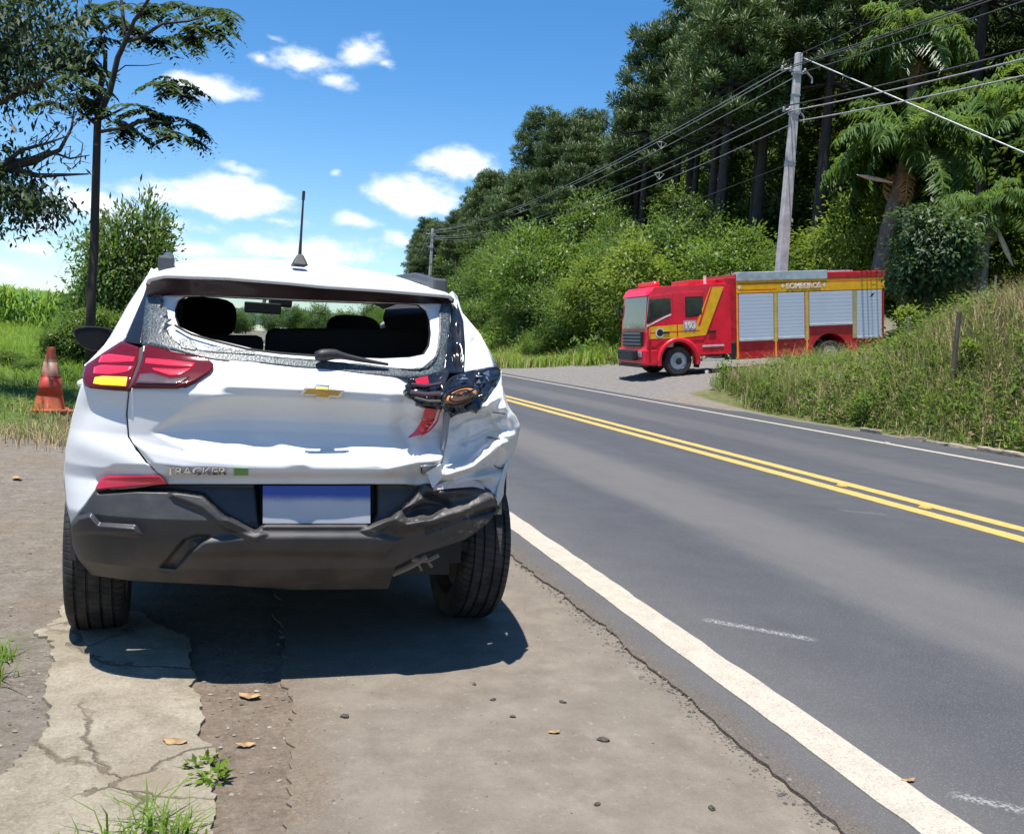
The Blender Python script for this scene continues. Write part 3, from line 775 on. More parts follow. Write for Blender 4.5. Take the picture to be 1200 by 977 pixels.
def build_roof():
    t = resamp(SPT, 61); s = np.linspace(-1, 1, 61); y0 = .28+.13*np.abs(s)**4
    r0 = carpix(t[:, 0], t[:, 1], y0); g = [r0]
    for y in np.r_[np.linspace(.30, .7, 10), np.linspace(.8, 2.25, 18)]:
        k = smooth01((y-.28)/.6); wr = np.interp(y, [.28, .8, 1.6, 2.25], [.60, .625, .625, .58])
        yy = y+.13*np.abs(s)**4*(1-k); tgt = np.stack([s*wr, yy, roof_z(s, y)], -1)
        a = r0.copy(); a[:, 1] = yy; a[:, 2] = r0[:, 2]+(roof_z(s, y)-roof_z(s, .28)); g.append(a*(1-k)+tgt*k)
    b = MB(); b.grid(g); b.obj('roof', MC['paint'], car, smooth=True, solid=.015)
    # spoiler underside
    tb = resamp(SPB, 61); g = []
    for k in np.linspace(0, 1, 8):
        uv = t*(1-k)+tb*k; lip = P3(tb[:, 0], tb[:, 1])[:, 1]; y = y0+.004+(np.maximum(lip-.03, y0+.05)-y0)*(k**.8); g.append(carpix(uv[:, 0], uv[:, 1], y))
    b = MB(); b.grid(g); b.obj('spoiler_underside', MC['maroon'], car, smooth=True)
    # headlining keeps the cabin dark
    g = [[(x*.58, y, roof_z(x, max(y, .8))-.05-(0.05 if y < .5 else 0)) for x in np.linspace(-1, 1, 9)] for y in np.linspace(.62, 2.1, 8)]
    b = MB(); b.grid(g); b.obj('headlining', MC['cabin'], car, smooth=True)
    for sx in (-1, 1):
        x = sx*.555; ys = np.linspace(.72, 2.05, 15)
        ys = np.linspace(.78, 2.05, 15); pts = [(x, y, float(roof_z(x/.62, y))+(.030 if .86 < y < 2.0 else -.004)) for y in ys]
        b = MB(); b.tube(pts, [.026]*15, 8); b.box((x, .80, float(roof_z(x/.62, .8))+.02), (.062, .16, .06)); b.box((x, 1.98, float(roof_z(x/.62, 1.98))+.02), (.05, .12, .05))
        b.obj('roof_rail', MC['rail'], car, bevel=.012, smooth=False)
    # aerial
    base = carpix(np.array(351.), np.array(306.), .62); top = carpix(np.array(356.), np.array(224.), .62)
    m = MB(); bx, by, bz = base
    m.hexa([(bx-.032, by-.05, bz-.02), (bx+.032, by-.05, bz-.02), (bx+.032, by+.06, bz-.02), (bx-.032, by+.06, bz-.02), (bx-.012, by-.02, bz+.028), (bx+.012, by-.02, bz+.028), (bx+.008, by+.02, bz+.02), (bx-.008, by+.02, bz+.02)])
    ab = m.obj('aerial_base', MC['rubber'], car, bevel=.008)
    m = MB(); b0 = Vector((bx, by, bz+.02)); tt = Vector(top); m.tube([b0, b0.lerp(tt, .3), b0.lerp(tt, .86), b0.lerp(tt, .861), tt], [.0075, .005, .0038, .006, .006], 8); m.obj('aerial_rod', MC['rubber'], ab)


build_roof()

# ---- greenhouse: pillars, side glass, windscreen
def build_greenhouse():
    LO = [(172, 323), (151, 355), (124, 403), (99, 428)]; LI = [(172, 334), (168, 346), (146, 395), (142, 401)]
    patch('rear_pillar', [LO[0], LI[0]], [LO[-1], LI[-1]], LO, LI, 6, 30, MC['paint'], car)
    patch('dark_pillar_trim', [(171, 334), (173, 345)], [(143, 400), (166, 403)], [(171, 334), (167, 347), (146, 394), (143, 400)], [(173, 345), (166, 403)], 8, 24, MC['black'], car, off=.002)
    RO = [(530, 341), (536, 347), (544, 374), (560, 392), (568, 401), (578, 418), (581, 432)]; RI = [(530, 350), (535, 360), (543, 378), (544.5, 402), (543, 425), (544, 436)]
    patch('rear_pillar', [RO[0], RI[0]], [RO[-1], RI[-1]], RO, RI, 12, 40, MC['paint'], car, off=.01, disp=lambda u, v: -.03*seg(u, v, [(565, 412), (572, 428)], 7)+.02*seg(u, v, [(556, 400), (553, 432)], 4))
    def dent(u, v): return .03*seg(u, v, [(531, 352), (536, 430)], 5)-.012*seg(u, v, [(529, 395), (541, 408)], 4)+.006*vn(u, v, 8, 2)
    patch('dark_pillar_trim', [(525, 349), (534, 350)], [(520, 437), (544, 436)], [(525, 349), (527, 378), (522, 420), (520, 437)], [(534, 350), (543, 376), (545, 402), (544, 436)], 14, 40, MC['black'], car, off=-.004, disp=dent)
    for sx in (-1, 1):
        # white roof side, glass and pillars seen from the side, starting at the rear pillar's outer edge
        pts = np.array([(172, 323), (151, 355), (124, 403), (99, 428)] if sx < 0 else [(530, 341), (544, 374), (560, 392), (568, 401), (578, 418), (581, 432)], float)
        E = resamp(P3(pts[:, 0], pts[:, 1]), 12); q = np.linspace(0, 1, 40)
        def row(k):
            e = np.array([np.interp(k, np.linspace(0, 1, 12), E[:, c]) for c in range(3)])
            yf = 2.2+.72*k; y = e[1]+(yf-e[1])*q; x1 = np.interp(y, [.5, .8, 1.6, 2.3], [.60, .625, .625, .58]); x1 = x1*(1-k)+.80*k
            z0 = roof_z(1, y)+.012; z1 = 1.05-.03*(y-.5)/2.4; z = z0*(1-k)+z1*k; b_ = smooth01((y-e[1])/.9); b2 = smooth01((y-e[1])/.35)
            return np.stack([e[0]*(1-b_)+sx*x1*b_, y, e[2]*(1-b2)+z*b2], -1)
        b = MB(); b.grid([row(k) for k in (0., .06, .13)]); b.obj('roof_side_frame', MC['paint'], car, smooth=True, solid=.01)
        b = MB(); b.grid([r[:9] for r in (row(k) for k in np.linspace(.13, 1, 10))]); b.obj('rear_pillar', MC['paint'], car, smooth=True, solid=.01)
        g = np.array([row(k) for k in np.linspace(.12, 1.0, 10)])
        for (i0, i1) in ((8, 17), (17, 28), (28, 39)):
            b = MB(); b.grid(g[:, i0:i1+1]); b.obj('side_window', MC['tint'], car, smooth=True)
        for i in (17, 28, 39):
            b = MB(); b.tube(g[:, i], .022 if i == 39 else .014, 8); b.obj('pillar', MC['paint'] if i == 39 else MC['black'], car, smooth=True)
        for i in (14, 26):
            x = sideX(sx, g[-1, i, 1], .95); b = MB(); b.box((x+sx*.012, g[-1, i, 1], .95), (.03, .2, .03)); b.obj('door_handle', MC['paint'], car, bevel=.012)
            yy = g[-1, i, 1]+.12; b = MB(); b.tube([(sideX(sx, yy, z)+sx*.001, yy-.12*max(0, .55-z), z) for z in np.linspace(.36, 1.02, 10)], .004, 5); b.obj('door_gap', MC['dark'], car)
        b = MB(); b.grid([[(sideX(sx, y, z)+sx*dx, y, z) for y in np.linspace(1.2, 3.0, 12)] for z, dx in ((.42, .0), (.40, .02), (.28, .02), (.24, -.05))]); b.obj('sill_cladding', MC['dark'], car, smooth=True)
    # windscreen
    t = NT('windscreen_glass'); gl = t.new('ShaderNodeBsdfTransparent'); gl.inputs[0].default_value = (.72, .8, .8, 1); mx = t.new('ShaderNodeMixShader'); mx.inputs[0].default_value = .93
    t.set('Base Color', t.mix(t.noise(t.coord(), 4, 3), (.02, .03, .03), (.04, .05, .05))); t.set('Roughness', .05); t.ln(t.p.outputs[0], mx.inputs[1]); t.ln(gl.outputs[0], mx.inputs[2]); t.ln(mx.outputs[0], t.out.inputs[0])
    g = []
    for k in np.linspace(0, 1, 8):
        y = 2.2+.78*k; z = 1.485-.47*k; w = .575+.20*k; g.append([(w*s, y-.10*s*s, z-.01*s*s) for s in np.linspace(-1, 1, 11)])
    b = MB(); b.grid(g); b.obj('windscreen', t.m, car, smooth=True)
    out = np.array([(85, 387), (90, 383.5), (102, 382), (122, 383), (130, 386), (131, 390), (124, 401), (116, 411), (108, 411.5), (96, 407), (88, 398)], float)
    for sx in (-1, 1):
        q = carpix(out[:, 0], out[:, 1], 2.56); q[:, 0] = np.abs(q[:, 0])*sx; ctr = q.mean(0)
        rings = []
        for k, dy in ((.90, 0), (1., .02), (1., .07), (.82, .14), (.4, .17), (.02, .175)): r = ctr+(q-ctr)*k; r[:, 1] = 2.56+dy; rings.append(np.vstack([r, r[:1]]))
        m = MB(); m.grid(rings); o = m.obj('wing_mirror', MC['mirror'], car, smooth=True)
        r = ctr+(q-ctr)*.9; m = MB(); m.prism(r+np.array([0, .003, 0]), (0, .004, 0)); m.obj('mirror_glass', MC['mirror'], o)  # glass painted matte black, standing in for its dark reflection
        m = MB(); xi = .86; m.hexa([(sx*.78, 2.60, 1.07), (sx*xi, 2.60, 1.08), (sx*xi, 2.68, 1.08), (sx*.78, 2.70, 1.07), (sx*.78, 2.60, 1.10), (sx*xi, 2.60, 1.12), (sx*xi, 2.68, 1.12), (sx*.78, 2.70, 1.10)]); m.obj('mirror_arm', MC['dark'], o)
        # dark linings of the cabin sides behind the rear seats
        E = resamp(P3(*np.array([(176, 330), (156, 358), (135, 400), (125, 428)] if sx < 0 else [(527, 342), (538, 374), (545, 400), (560, 430)], float).T), 8); g = []
        for k in range(8): g.append([(sx*max(.40, (abs(E[k, 0])-.04)*(1-.10*q_)), E[k, 1]+.02+1.1*q_, E[k, 2]*(1-q_*.0)) for q_ in (0, .25, .5, 1.)])
        m = MB(); m.grid(g); m.obj('side_lining', MC['cabin'], car, smooth=True)


build_greenhouse()

# ---- tailgate
def tg_disp(u, v):
    tip = [(176, 507), (196, 492), (215, 480), (240, 470), (265, 465), (330, 463), (400, 467), (470, 474), (514, 482)]
    low = [(176, 507), (200, 517), (230, 526), (290, 533), (350, 535), (420, 535), (470, 534), (514, 530)]
    tx, ty = np.array(tip).T; lx, ly = np.array(low).T
    vt, vl = np.interp(u, tx, ty), np.interp(u, lx, ly); k = np.clip((v-vt)/np.maximum(vl-vt, 4), -.4, 1.4)
    mid = np.interp(u, [176, 215, 290, 430, 490, 514], [0, .35, 1, 1, .8, .55])
    prof = np.interp(k, [-.4, -.06, .0, .08, .30, .42, .6, .85, 1., 1.1, 1.4], [0, 0, .006, .02, .066, .075, .064, .02, -.010, -.016, -.012])
    d = prof*mid
    ledge = pm(u, v, [(150, 516), (180, 526), (230, 536), (300, 541), (420, 543), (519, 536), (519, 548), (480, 555), (400, 554), (300, 553), (215, 550), (180, 546)], 5)
    d = d-.014*ledge
    d = d-.012*pm(u, v, [(262, 432), (330, 432), (480, 446), (515, 470), (400, 460), (300, 457), (262, 456)], 5)
    d = d+.02*smooth01((v-552)/10)               # tucks under towards the lower edge
    # crash creases on the right half
    d = d+.03*seg(u, v, [(478, 450), (470, 500), (488, 560)], 10)-.025*seg(u, v, [(455, 549), (490, 541), (514, 540)], 6)+.03*seg(u, v, [(500, 553), (515, 548)], 6)
    d = d-.018*seg(u, v, [(330, 526), (352, 540)], 9)+.010*seg(u, v, [(300, 519), (350, 529), (400, 520)], 8)
    return d+.0028*vn(u, v, 44, 4)+.007*smooth01((u-440)/50)*crumple(u, v, 26, 9)


patch('tailgate', [(168, 405), (205, 412), (250, 421), (313, 425.5), (377, 430), (447, 440), (524, 449)], [(197, 567), (510, 567)],
      [(168, 405), (152, 456), (149.5, 485), (151.5, 512), (172, 540), (197, 567)], [(524, 449), (521, 500), (519, 537), (512, 550), (510, 567)], 150, 84, MC['paint'], car, disp=tg_disp, solid=.02)
# dark lining behind the panel gap
patch('gap_lining', [(160, 408), (176, 408)], [(190, 566), (204, 566)], [(160, 408), (146, 456), (143, 485), (145, 513), (168, 545), (190, 566)], [(176, 408), (159, 456), (156, 485), (158, 512), (180, 540), (204, 566)], 4, 40, MC['dark'], car, off=.03, solid=0)
patch('gap_lining', [(505, 430), (560, 430)], [(500, 575), (550, 575)], [(505, 430), (500, 575)], [(560, 430), (550, 575)], 6, 20, MC['dark'], car, off=.13, solid=0)


def ql_disp(u, v):
    return -.012*seg(u, v, [(96, 520), (140, 535), (170, 548)], 16)+.012*pm(u, v, [(115, 557), (135, 547), (180, 547), (195, 562), (115, 573)], 4)+.01*seg(u, v, [(110, 480), (145, 482)], 14)


patch('rear_quarter', [(97, 447), (150, 455)], [(83, 612), (100, 591), (113, 572), (150, 570), (195, 566)], [(97, 447), (84, 490), (76, 530), (74.5, 560), (77, 590), (83, 612)],
      [(150, 455), (147, 485), (149, 512), (170, 541), (195, 566)], 50, 70, MC['paint'], car, disp=ql_disp)


def qr_disp(u, v):
    d = .05*pm(u, v, [(526, 482), (575, 478), (580, 500), (566, 520), (548, 540), (526, 545)], 10)
    d = d-.075*seg(u, v, [(592, 480), (602, 500), (590, 522)], 11)-.06*seg(u, v, [(524, 556), (556, 545), (580, 526), (598, 512)], 7)
    d = d-.05*seg(u, v, [(566, 478), (583, 466)], 5)+.03*seg(u, v, [(572, 513), (594, 514)], 3)+.035*seg(u, v, [(560, 556), (590, 548)], 3.5)
    d = d+.03*seg(u, v, [(577, 492), (590, 486)], 4)-.035*seg(u, v, [(535, 565), (575, 556)], 4)+.02*seg(u, v, [(545, 500), (540, 540)], 5)
    d = d-.022*seg(u, v, [(571, 478), (590, 507), (577, 545)], 3)+.02*seg(u, v, [(540, 520), (572, 505), (600, 505)], 3)-.02*seg(u, v, [(524, 548), (548, 540), (566, 522), (585, 512)], 2.5)+.018*seg(u, v, [(530, 500), (548, 490), (572, 484)], 3)
    return d+.011*crumple(u, v, 26, 5)+.003*crumple(u, v, 10, 6)


patch('rear_quarter', [(527, 445), (560, 438), (588, 434)], [(503, 575), (535, 571), (563, 568), (583, 582)], [(527, 445), (525, 490), (521, 515), (519, 540), (503, 575)],
      [(588, 434), (588, 456), (594, 480), (605, 488), (610, 499), (605, 522), (598, 535), (591, 555), (583, 582)], 70, 90, MC['paint'], car, disp=qr_disp)['label'] = 'crumpled white right rear quarter panel'
for pts in ([(572, 512), (580, 514.5), (591, 513.5)], [(577, 483), (592, 485)], [(579, 545), (584, 549), (593, 548)]):
    p = resamp(pts, 5); m = MB(); m.tube(P3(p[:, 0], p[:, 1], -.003+qr_disp(p[:, 0], p[:, 1])), .0016, 5); m.obj('paint_crack', MC['dark'], car)
p = resamp([(524, 482), (522, 503), (519, 525), (517, 540)], 12); m = MB(); m.tube(P3(p[:, 0], p[:, 1], -.004), [.012, .014, .013, .012, .012, .012, .012, .012, .010, .009, .008, .006], 6); m.obj('torn_seam', simple('torn_seam_metal', (.22, .22, .23), .6), car)
# torn white flap at the tailgate's right foot
g = resamp([(503, 552), (516, 549), (519, 538), (512, 566), (504, 573), (498, 562)], 2)
m = MB(); q = np.array([(500, 553), (517, 543), (519, 560), (507, 572)]); m.prism(P3(q[:, 0], q[:, 1], np.array([-.03, -.045, -.02, -.035])), (0, .008, 0)); m.obj('bent_flap', MC['paint'], car, bevel=.003)
m = MB(); q = resamp([(508, 570), (525, 563), (553, 561), (566, 567)], 14); q2 = resamp([(508, 574), (530, 572), (556, 570), (568, 573)], 14); m.grid([P3(q[:, 0], q[:, 1], -.022), P3(q2[:, 0], q2[:, 1], -.03)]); m.obj('torn_bumper_lip', MC['pink'], car, solid=.008)

# ---- lamps, left
lo = [(96.5, 446), (97, 435), (99, 429), (121, 413), (142, 399.5), (163.5, 407), (164, 419), (156, 437), (150.5, 456), (118, 455), (102, 453)]


def lens_patch(name, T, B, L, Rr, mat, parent, off, nu=24, nv=14, solid=.012, **k): return patch(name, T, B, L, Rr, nu, nv, mat, parent, off=off, solid=solid, **k)


def build_left_lamp():
    a = lens_patch('tail_lamp', [(99, 429), (121, 413), (142, 399.5), (163.5, 407)], [(100, 452), (104, 454), (150.5, 456.5)], [(99, 429), (96.5, 438), (97, 447), (100, 452)], [(163.5, 407), (164, 419), (156, 437), (150.5, 456.5)], MC['lens'], car, -.018, solid=.03)
    def bit(nm, T, B, mat, off=-.0215, solid=.003): return patch(nm, T, B, [T[0], B[0]], [T[-1], B[-1]], 14, 6, mat, a, off=off, solid=solid)
    bit('red_band', [(118, 416.5), (128, 414.5), (158, 418)], [(115, 424), (130, 424), (156, 423)], MC['redlit'])
    bit('red_band', [(110, 430), (118, 427.5), (156, 429)], [(109, 437), (128, 438), (140, 436.5), (151, 434)], MC['redlit'])
    bit('indicator', [(111, 442), (120, 440.5), (149, 441.5)], [(109, 449), (118, 450.5), (147, 452)], MC['amber'])
    b = lens_patch('tail_lamp', [(170, 403.5), (203, 412), (242, 419), (250, 426)], [(153.5, 453), (207, 453.5), (228, 446), (246, 434)], [(170, 403.5), (167, 421), (160, 438), (153.5, 453)], [(250, 426), (249.5, 430), (246, 434)], MC['lens'], car, -.022, 40, 16, solid=.03)
    def bit2(nm, T, B, mat, off=-.0255): return patch(nm, T, B, [T[0], B[0]], [T[-1], B[-1]], 30, 6, mat, b, off=off, solid=.003)
    bit2('red_band', [(171, 419.5), (200, 421.5), (228, 425)], [(170, 425), (200, 428), (226, 429)], MC['redlit'])
    bit2('red_band', [(178, 431), (205, 432.5), (224, 431)], [(180, 433), (198, 439), (210, 439), (219, 434)], MC['redlit'])
    bit2('reversing_lens', [(164, 438), (180, 437), (200, 443), (222, 441)], [(159, 449), (205, 449.5), (212, 447)], MC['smoke'])
    patch('lamp_gap', [(163.5, 408), (168, 405)], [(150, 456), (154, 453)], [(163.5, 408), (162, 424), (150, 456)], [(168, 405), (167, 420), (154, 453)], 3, 12, MC['dark'], car, off=-.021, solid=0)
    patch('reflector', [(112, 571), (118, 560), (126, 557.5), (187, 557)], [(113, 573), (135, 572), (152, 570.5), (197, 567)], [(112, 571), (113, 573)], [(187, 557), (197, 567)], 30, 6, MC['red'], car, off=-.006, solid=.01)


build_left_lamp()


# ---- lamps, right: smashed
def build_right_lamp():
    def broke(u, v): return .016*crumple(u, v, 12, 11)
    a = patch('broken_lamp', [(476, 452), (479, 442), (500, 439), (527, 432)], [(478, 463), (488, 472), (499, 477), (518, 480)], [(476, 452), (475, 457), (478, 463)], [(527, 432), (522, 450), (518, 480)], 30, 20, MC['black'], car, off=-.02, disp=broke, solid=.02)
    a['label'] = 'smashed inner tail lamp with black housing'
    for pts, r, mt in (([(482, 450), (500, 452), (517, 449)], .007, MC['smoke']), ([(481, 459), (498, 462), (516, 461)], .010, MC['smoke']), ([(486, 466), (502, 470), (516, 470)], .006, MC['steel'])):
        q = resamp(pts, 8); m = MB(); m.tube(P3(q[:, 0], q[:, 1], -.035), r, 6); m.obj('lamp_rib', mt, a)
    q = np.array([(486, 444), (501, 440), (503, 449), (489, 452)]); m = MB(); m.prism(P3(q[:, 0], q[:, 1], -.034), (0, .006, 0)); m.obj('red_lens_shard', MC['red'], a)
    b = patch('broken_lamp', [(522, 449), (532, 440), (548, 435), (563, 431), (582, 429.5), (587, 433)], [(519, 474), (526, 483), (534, 486), (563, 479), (571, 461), (583, 446)], [(522, 449), (517.5, 462), (519, 474)], [(587, 433), (586.5, 438), (583, 446)], 44, 24, MC['black'], car, off=-.03, disp=broke, solid=.03)
    b['label'] = 'smashed outer tail lamp with bare amber bulb holder'
    # amber reflector bowl
    c = np.array([(540+18.5*math.cos(t)+1.0*math.sin(t), 464+8.6*math.sin(t)-5.2*math.cos(t)) for t in np.linspace(0, 2*math.pi, 29)[:-1]])
    ctr = np.array([(540., 464.)]); rings = []
    for k, d in ((1., -.055), (.8, -.07), (.45, -.078), (.02, -.08)):
        q = ctr+(c-ctr)*k; rings.append(P3(q[:, 0], q[:, 1], d))
    rings = [np.vstack([r, r[:1]]) for r in rings]; m = MB(); m.grid(rings); m.obj('amber_lens', MC['orange'], b, smooth=True)
    for k, r in ((1.12, .006), (.7, .0035)):
        q = ctr+(c-ctr)*k; q = np.vstack([q, q[:1]]); m = MB(); m.tube(P3(q[:, 0], q[:, 1], -.062 if k > 1 else -.085), r, 6); m.obj('lamp_rib', MC['black'], b)
    q = resamp([(523, 462), (540, 463), (557, 456)], 7); m = MB(); m.tube(P3(q[:, 0], q[:, 1], -.088), .0045, 6); m.obj('lamp_rib', MC['black'], b)
    rng = np.random.default_rng(8); m = MB()
    for k in range(26):
        cu, cv = rng.uniform(524, 575), rng.uniform(434, 452)
        if sdf(np.array(cu), np.array(cv), [(526, 450), (534, 440), (565, 432), (584, 432), (570, 456), (545, 450)]) < 0: continue
        q = np.array([(cu+rng.uniform(-6, 6), cv+rng.uniform(-4, 4)) for _ in range(3)]); m.prism(P3(q[:, 0], q[:, 1], -.05+rng.uniform(-.015, .015, 3)), (0, .004, 0))
    m.obj('lens_shards', simple('clear_lens_shard', (.06, .07, .11), .25, coat=.3, var=.6), b)['kind'] = 'stuff'
    # red strip torn down the tailgate
    q = resamp([(498, 477), (494, 492), (487, 504), (478, 513)], 10); q2 = resamp([(512, 479), (508, 494), (497, 508), (478, 513.5)], 10)
    m = MB(); m.grid([P3(q[:, 0], q[:, 1], -.018+tg_disp(q[:, 0], q[:, 1])*.6), P3(q2[:, 0], q2[:, 1], -.018+tg_disp(q2[:, 0], q2[:, 1])*.6)]); m.obj('torn_red_strip', MC['red'], car, solid=.006)
    q = resamp([(517, 480), (512, 494), (504, 504), (494, 510)], 10); m = MB(); m.tube(P3(q[:, 0], q[:, 1], -.012), .004, 6); m.obj('torn_red_strip', MC['red'], car)


build_right_lamp()


# ---- rear window: white inner frame, remaining shattered glass, hole
HOLE = [(205, 372), (205, 362), (209, 352), (216, 347.5), (240, 347), (340, 352), (420, 355), (478, 356), (490, 357), (499, 364), (503.5, 376), (505, 392), (503, 406), (497, 416), (480, 419.5), (447, 421), (400, 419), (355, 417), (311, 413), (287, 407), (262, 401), (240, 396), (222, 389), (209, 383)]
OUTER = [(167, 398), (168, 375), (171, 348), (176, 338), (240, 338), (340, 342), (420, 347), (478, 350), (512, 351), (526, 352), (528, 376), (525, 400), (523, 420), (520, 440), (490, 443), (452, 440), (400, 434), (355, 430), (313, 426), (287, 424), (262, 423), (240, 419), (205, 411), (167, 404)]


def ringmesh(name, A, B, n, rows, mat, parent, offA, offB, solid=.006, fb=None):
    A = np.array(A+[A[0]], float); B = np.array(B+[B[0]], float)
    # matched point lists, each span subdivided
    k = max(1, n//len(A)); t = np.linspace(0, len(A)-1, (len(A)-1)*k+1); i = np.arange(len(A))
    a = np.stack([np.interp(t, i, A[:, c]) for c in (0, 1)], -1); b_ = np.stack([np.interp(t, i, B[:, c]) for c in (0, 1)], -1)
    g = []
    for r in np.linspace(0, 1, rows):
        q = a*(1-r)+b_*r; g.append(P3(q[:, 0], q[:, 1], offA*(1-r)+offB*r))
    m = MB(); m.grid(g); o = m.obj(name, mat, parent, smooth=True)
    if solid: md = o.modifiers.new('thickness', 'SOLIDIFY'); md.thickness = solid; md.offset = 0
    return o


hf = ringmesh('window_frame', OUTER, HOLE, 140, 6, MC['paint'], car, .012, .03)
hole2 = [((x-350)*.985+350, (y-384)*.97+384) for x, y in HOLE]
ringmesh('window_seal', [((x-350)*1.004+350, (y-384)*1.01+384) for x, y in HOLE], hole2, 140, 3, MC['dark'], hf, .026, .05, 0)


def build_glass():
    rng = np.random.default_rng(21)
    out = [(188, 340), (171, 348), (168, 375), (166.5, 404), (205, 411), (240, 420), (262, 423.5), (313, 426.5), (355, 431), (400, 434.5), (452, 441), (490, 443.5), (521, 440), (524, 420), (527, 378), (528, 352), (520, 350)]
    inn = [(189, 346), (190, 358), (195, 372), (192, 385), (201, 394), (209, 403), (232, 410), (262, 411), (287, 414), (313, 417), (355, 421), (400, 424), (450, 429), (486, 436), (508, 429), (514, 400), (515, 366)]
    # denser lists and a broken inner edge
    A = resamp(out, 160)
    d = np.r_[0, np.cumsum(np.linalg.norm(np.diff(np.array(out, float), axis=0), axis=1))]; tt = np.linspace(0, d[-1], 160)
    Bq = np.stack([np.interp(tt, d, np.array(inn, float)[:, c]) for c in (0, 1)], -1)
    j = rng.normal(size=160)*1.6; j = j+np.roll(j, 1)+np.roll(j, 2)*.7; Bq = Bq+((Bq-A)/np.linalg.norm(Bq-A, axis=1)[:, None])*j[:, None]
    m = MB(); m.grid([P3(q[:, 0], q[:, 1], -.001) for q in (A*(1-k)+Bq*k for k in np.linspace(0, 1, 5))]); m.obj('rear_glass', MC['glassbits'], car, smooth=True, solid=.004)['label'] = 'shattered remains of the rear window glass round the edge'
    ch = [[(209, 397), (219, 396), (231, 402), (229, 410), (212, 407)], [(190, 360), (195, 359), (197, 367), (191, 371)], [(234, 404), (262, 407), (300, 412), (297, 415), (250, 412)], [(186, 349), (190, 348), (190, 353)]]
    for c in ch:
        q = np.array(c, float); m = MB(); m.prism(P3(q[:, 0], q[:, 1], -.006), (0, .004, 0)); m.obj('glass_chunk', MC['glassbits'], car)
    q = resamp([(205, 381), (222, 391), (250, 399), (290, 409), (330, 414), (372, 417)], 24); m = MB(); m.tube(P3(q[:, 0], q[:, 1], .004), .0045, 5); m.obj('hanging_seal', MC['dark'], car)
    for k in range(40):   # loose crumbs on the tailgate ledge
        pass


build_glass()
# wiper
q = resamp([(370, 417), (380, 416), (392, 415), (420, 421), (455, 427)], 12); m = MB(); m.tube(P3(q[:, 0], q[:, 1], np.linspace(-.045, -.02, 12)), [.016, .022, .021, .018, .013, .011, .010, .009, .008, .007, .006, .005], 8); m.obj('rear_wiper', MC['rubber'], car, smooth=True)

# ---- emblem, lettering, plate
def build_badges():
    def bow(s): # wide cross-tie outline in pixels round its middle
        p = [(-27, 4.5), (-21, -4.2), (-9.5, -4.0), (-7.5, -8.5), (8.5, -7.0), (7.5, -2.6), (26, -.8), (21, 7.6), (9.5, 6.4), (7.2, 10), (-9, 8.6), (-7.2, 5.2)]
        return np.array([(378+x*s[0], 458.5+y*s[1]) for x, y in p])
    a = bow((1, 1)); m = MB(); m.prism(P3(a[:, 0], a[:, 1], -.026+tg_disp(a[:, 0], a[:, 1])), (0, .012, 0)); e = m.obj('emblem', MC['chrome'], car, bevel=.0015)
    a = bow((.86, .70)); m = MB(); m.prism(P3(a[:, 0], a[:, 1], -.029+tg_disp(a[:, 0], a[:, 1])), (0, .006, 0)); m.obj('emblem_fill', MC['gold'], e)
    def lettering(txt, u, v, h, width, mat, name, off=-.010):
        cu = bpy.data.curves.new(name, 'FONT'); cu.body = txt; cu.extrude = .12; cu.align_x = 'CENTER'; cu.align_y = 'CENTER'; cu.offset = .012
        to = bpy.data.objects.new(name, cu); COL.objects.link(to); dg = bpy.context.evaluated_depsgraph_get(); me = bpy.data.meshes.new_from_object(to.evaluated_get(dg)); bpy.data.objects.remove(to)
        co = np.empty(len(me.vertices)*3); me.vertices.foreach_get('co', co); co = co.reshape(-1, 3)
        wx = np.ptp(co[:, 0]); hy = np.ptp(co[:, 1]); uu = u+co[:, 0]/wx*width; vv = v-(co[:, 1]-(co[:, 1].max()+co[:, 1].min())/2)/hy*h
        pts = P3(uu, vv, off-.004*(co[:, 2] > 0)+tg_disp(uu, vv)); me.vertices.foreach_set('co', pts.ravel()); me.update(); return link(name, me, mat, car)
    lettering('TRACKER', 230, 552, 9, 71, MC['chrome'], 'model_lettering')
    q = np.array([(274, 548), (291, 548.5), (291, 557), (274, 557)]); m = MB(); m.prism(P3(q[:, 0], q[:, 1], -.008+tg_disp(q[:, 0], q[:, 1])), (0, .006, 0)); m.obj('green_badge', MC['green'], car)
    m = MB(); 
    q = resamp([(494, 546), (511, 544), (511, 551), (494, 555), (494, 546)], 20); m.tube(P3(q[:, 0], q[:, 1], -.016+tg_disp(q[:, 0], q[:, 1])), .003, 5); m.obj('bent_badge', MC['chrome'], car)
    t = NT('faded_plate'); c_ = t.coord(); s = t.new('ShaderNodeSeparateXYZ'); t.ln(c_, s.inputs[0]); h = t.math('ADD', s.outputs[2], t.math('MULTIPLY', t.math('SUBTRACT', t.noise(c_, 16, 3), .5), .015))
    t.set('Base Color', t.mix(t.mapr(h, .632, .668), t.mix(t.noise(c_, 9, 4), (.40, .42, .47), (.52, .53, .56)), (.03, .075, .33))); t.set('Roughness', .5)
    g = coons([(308, 569), (434, 569)], [(308, 613), (434, 613)], [(308, 569), (308, 613)], [(434, 569), (434, 613)], 2, 2)
    m = MB(); m.grid(carpix(g[..., 0], g[..., 1], np.array([[.045, .045], [.03, .03]]))); m.obj('licence_plate', t.m, car, solid=.005)


build_badges()

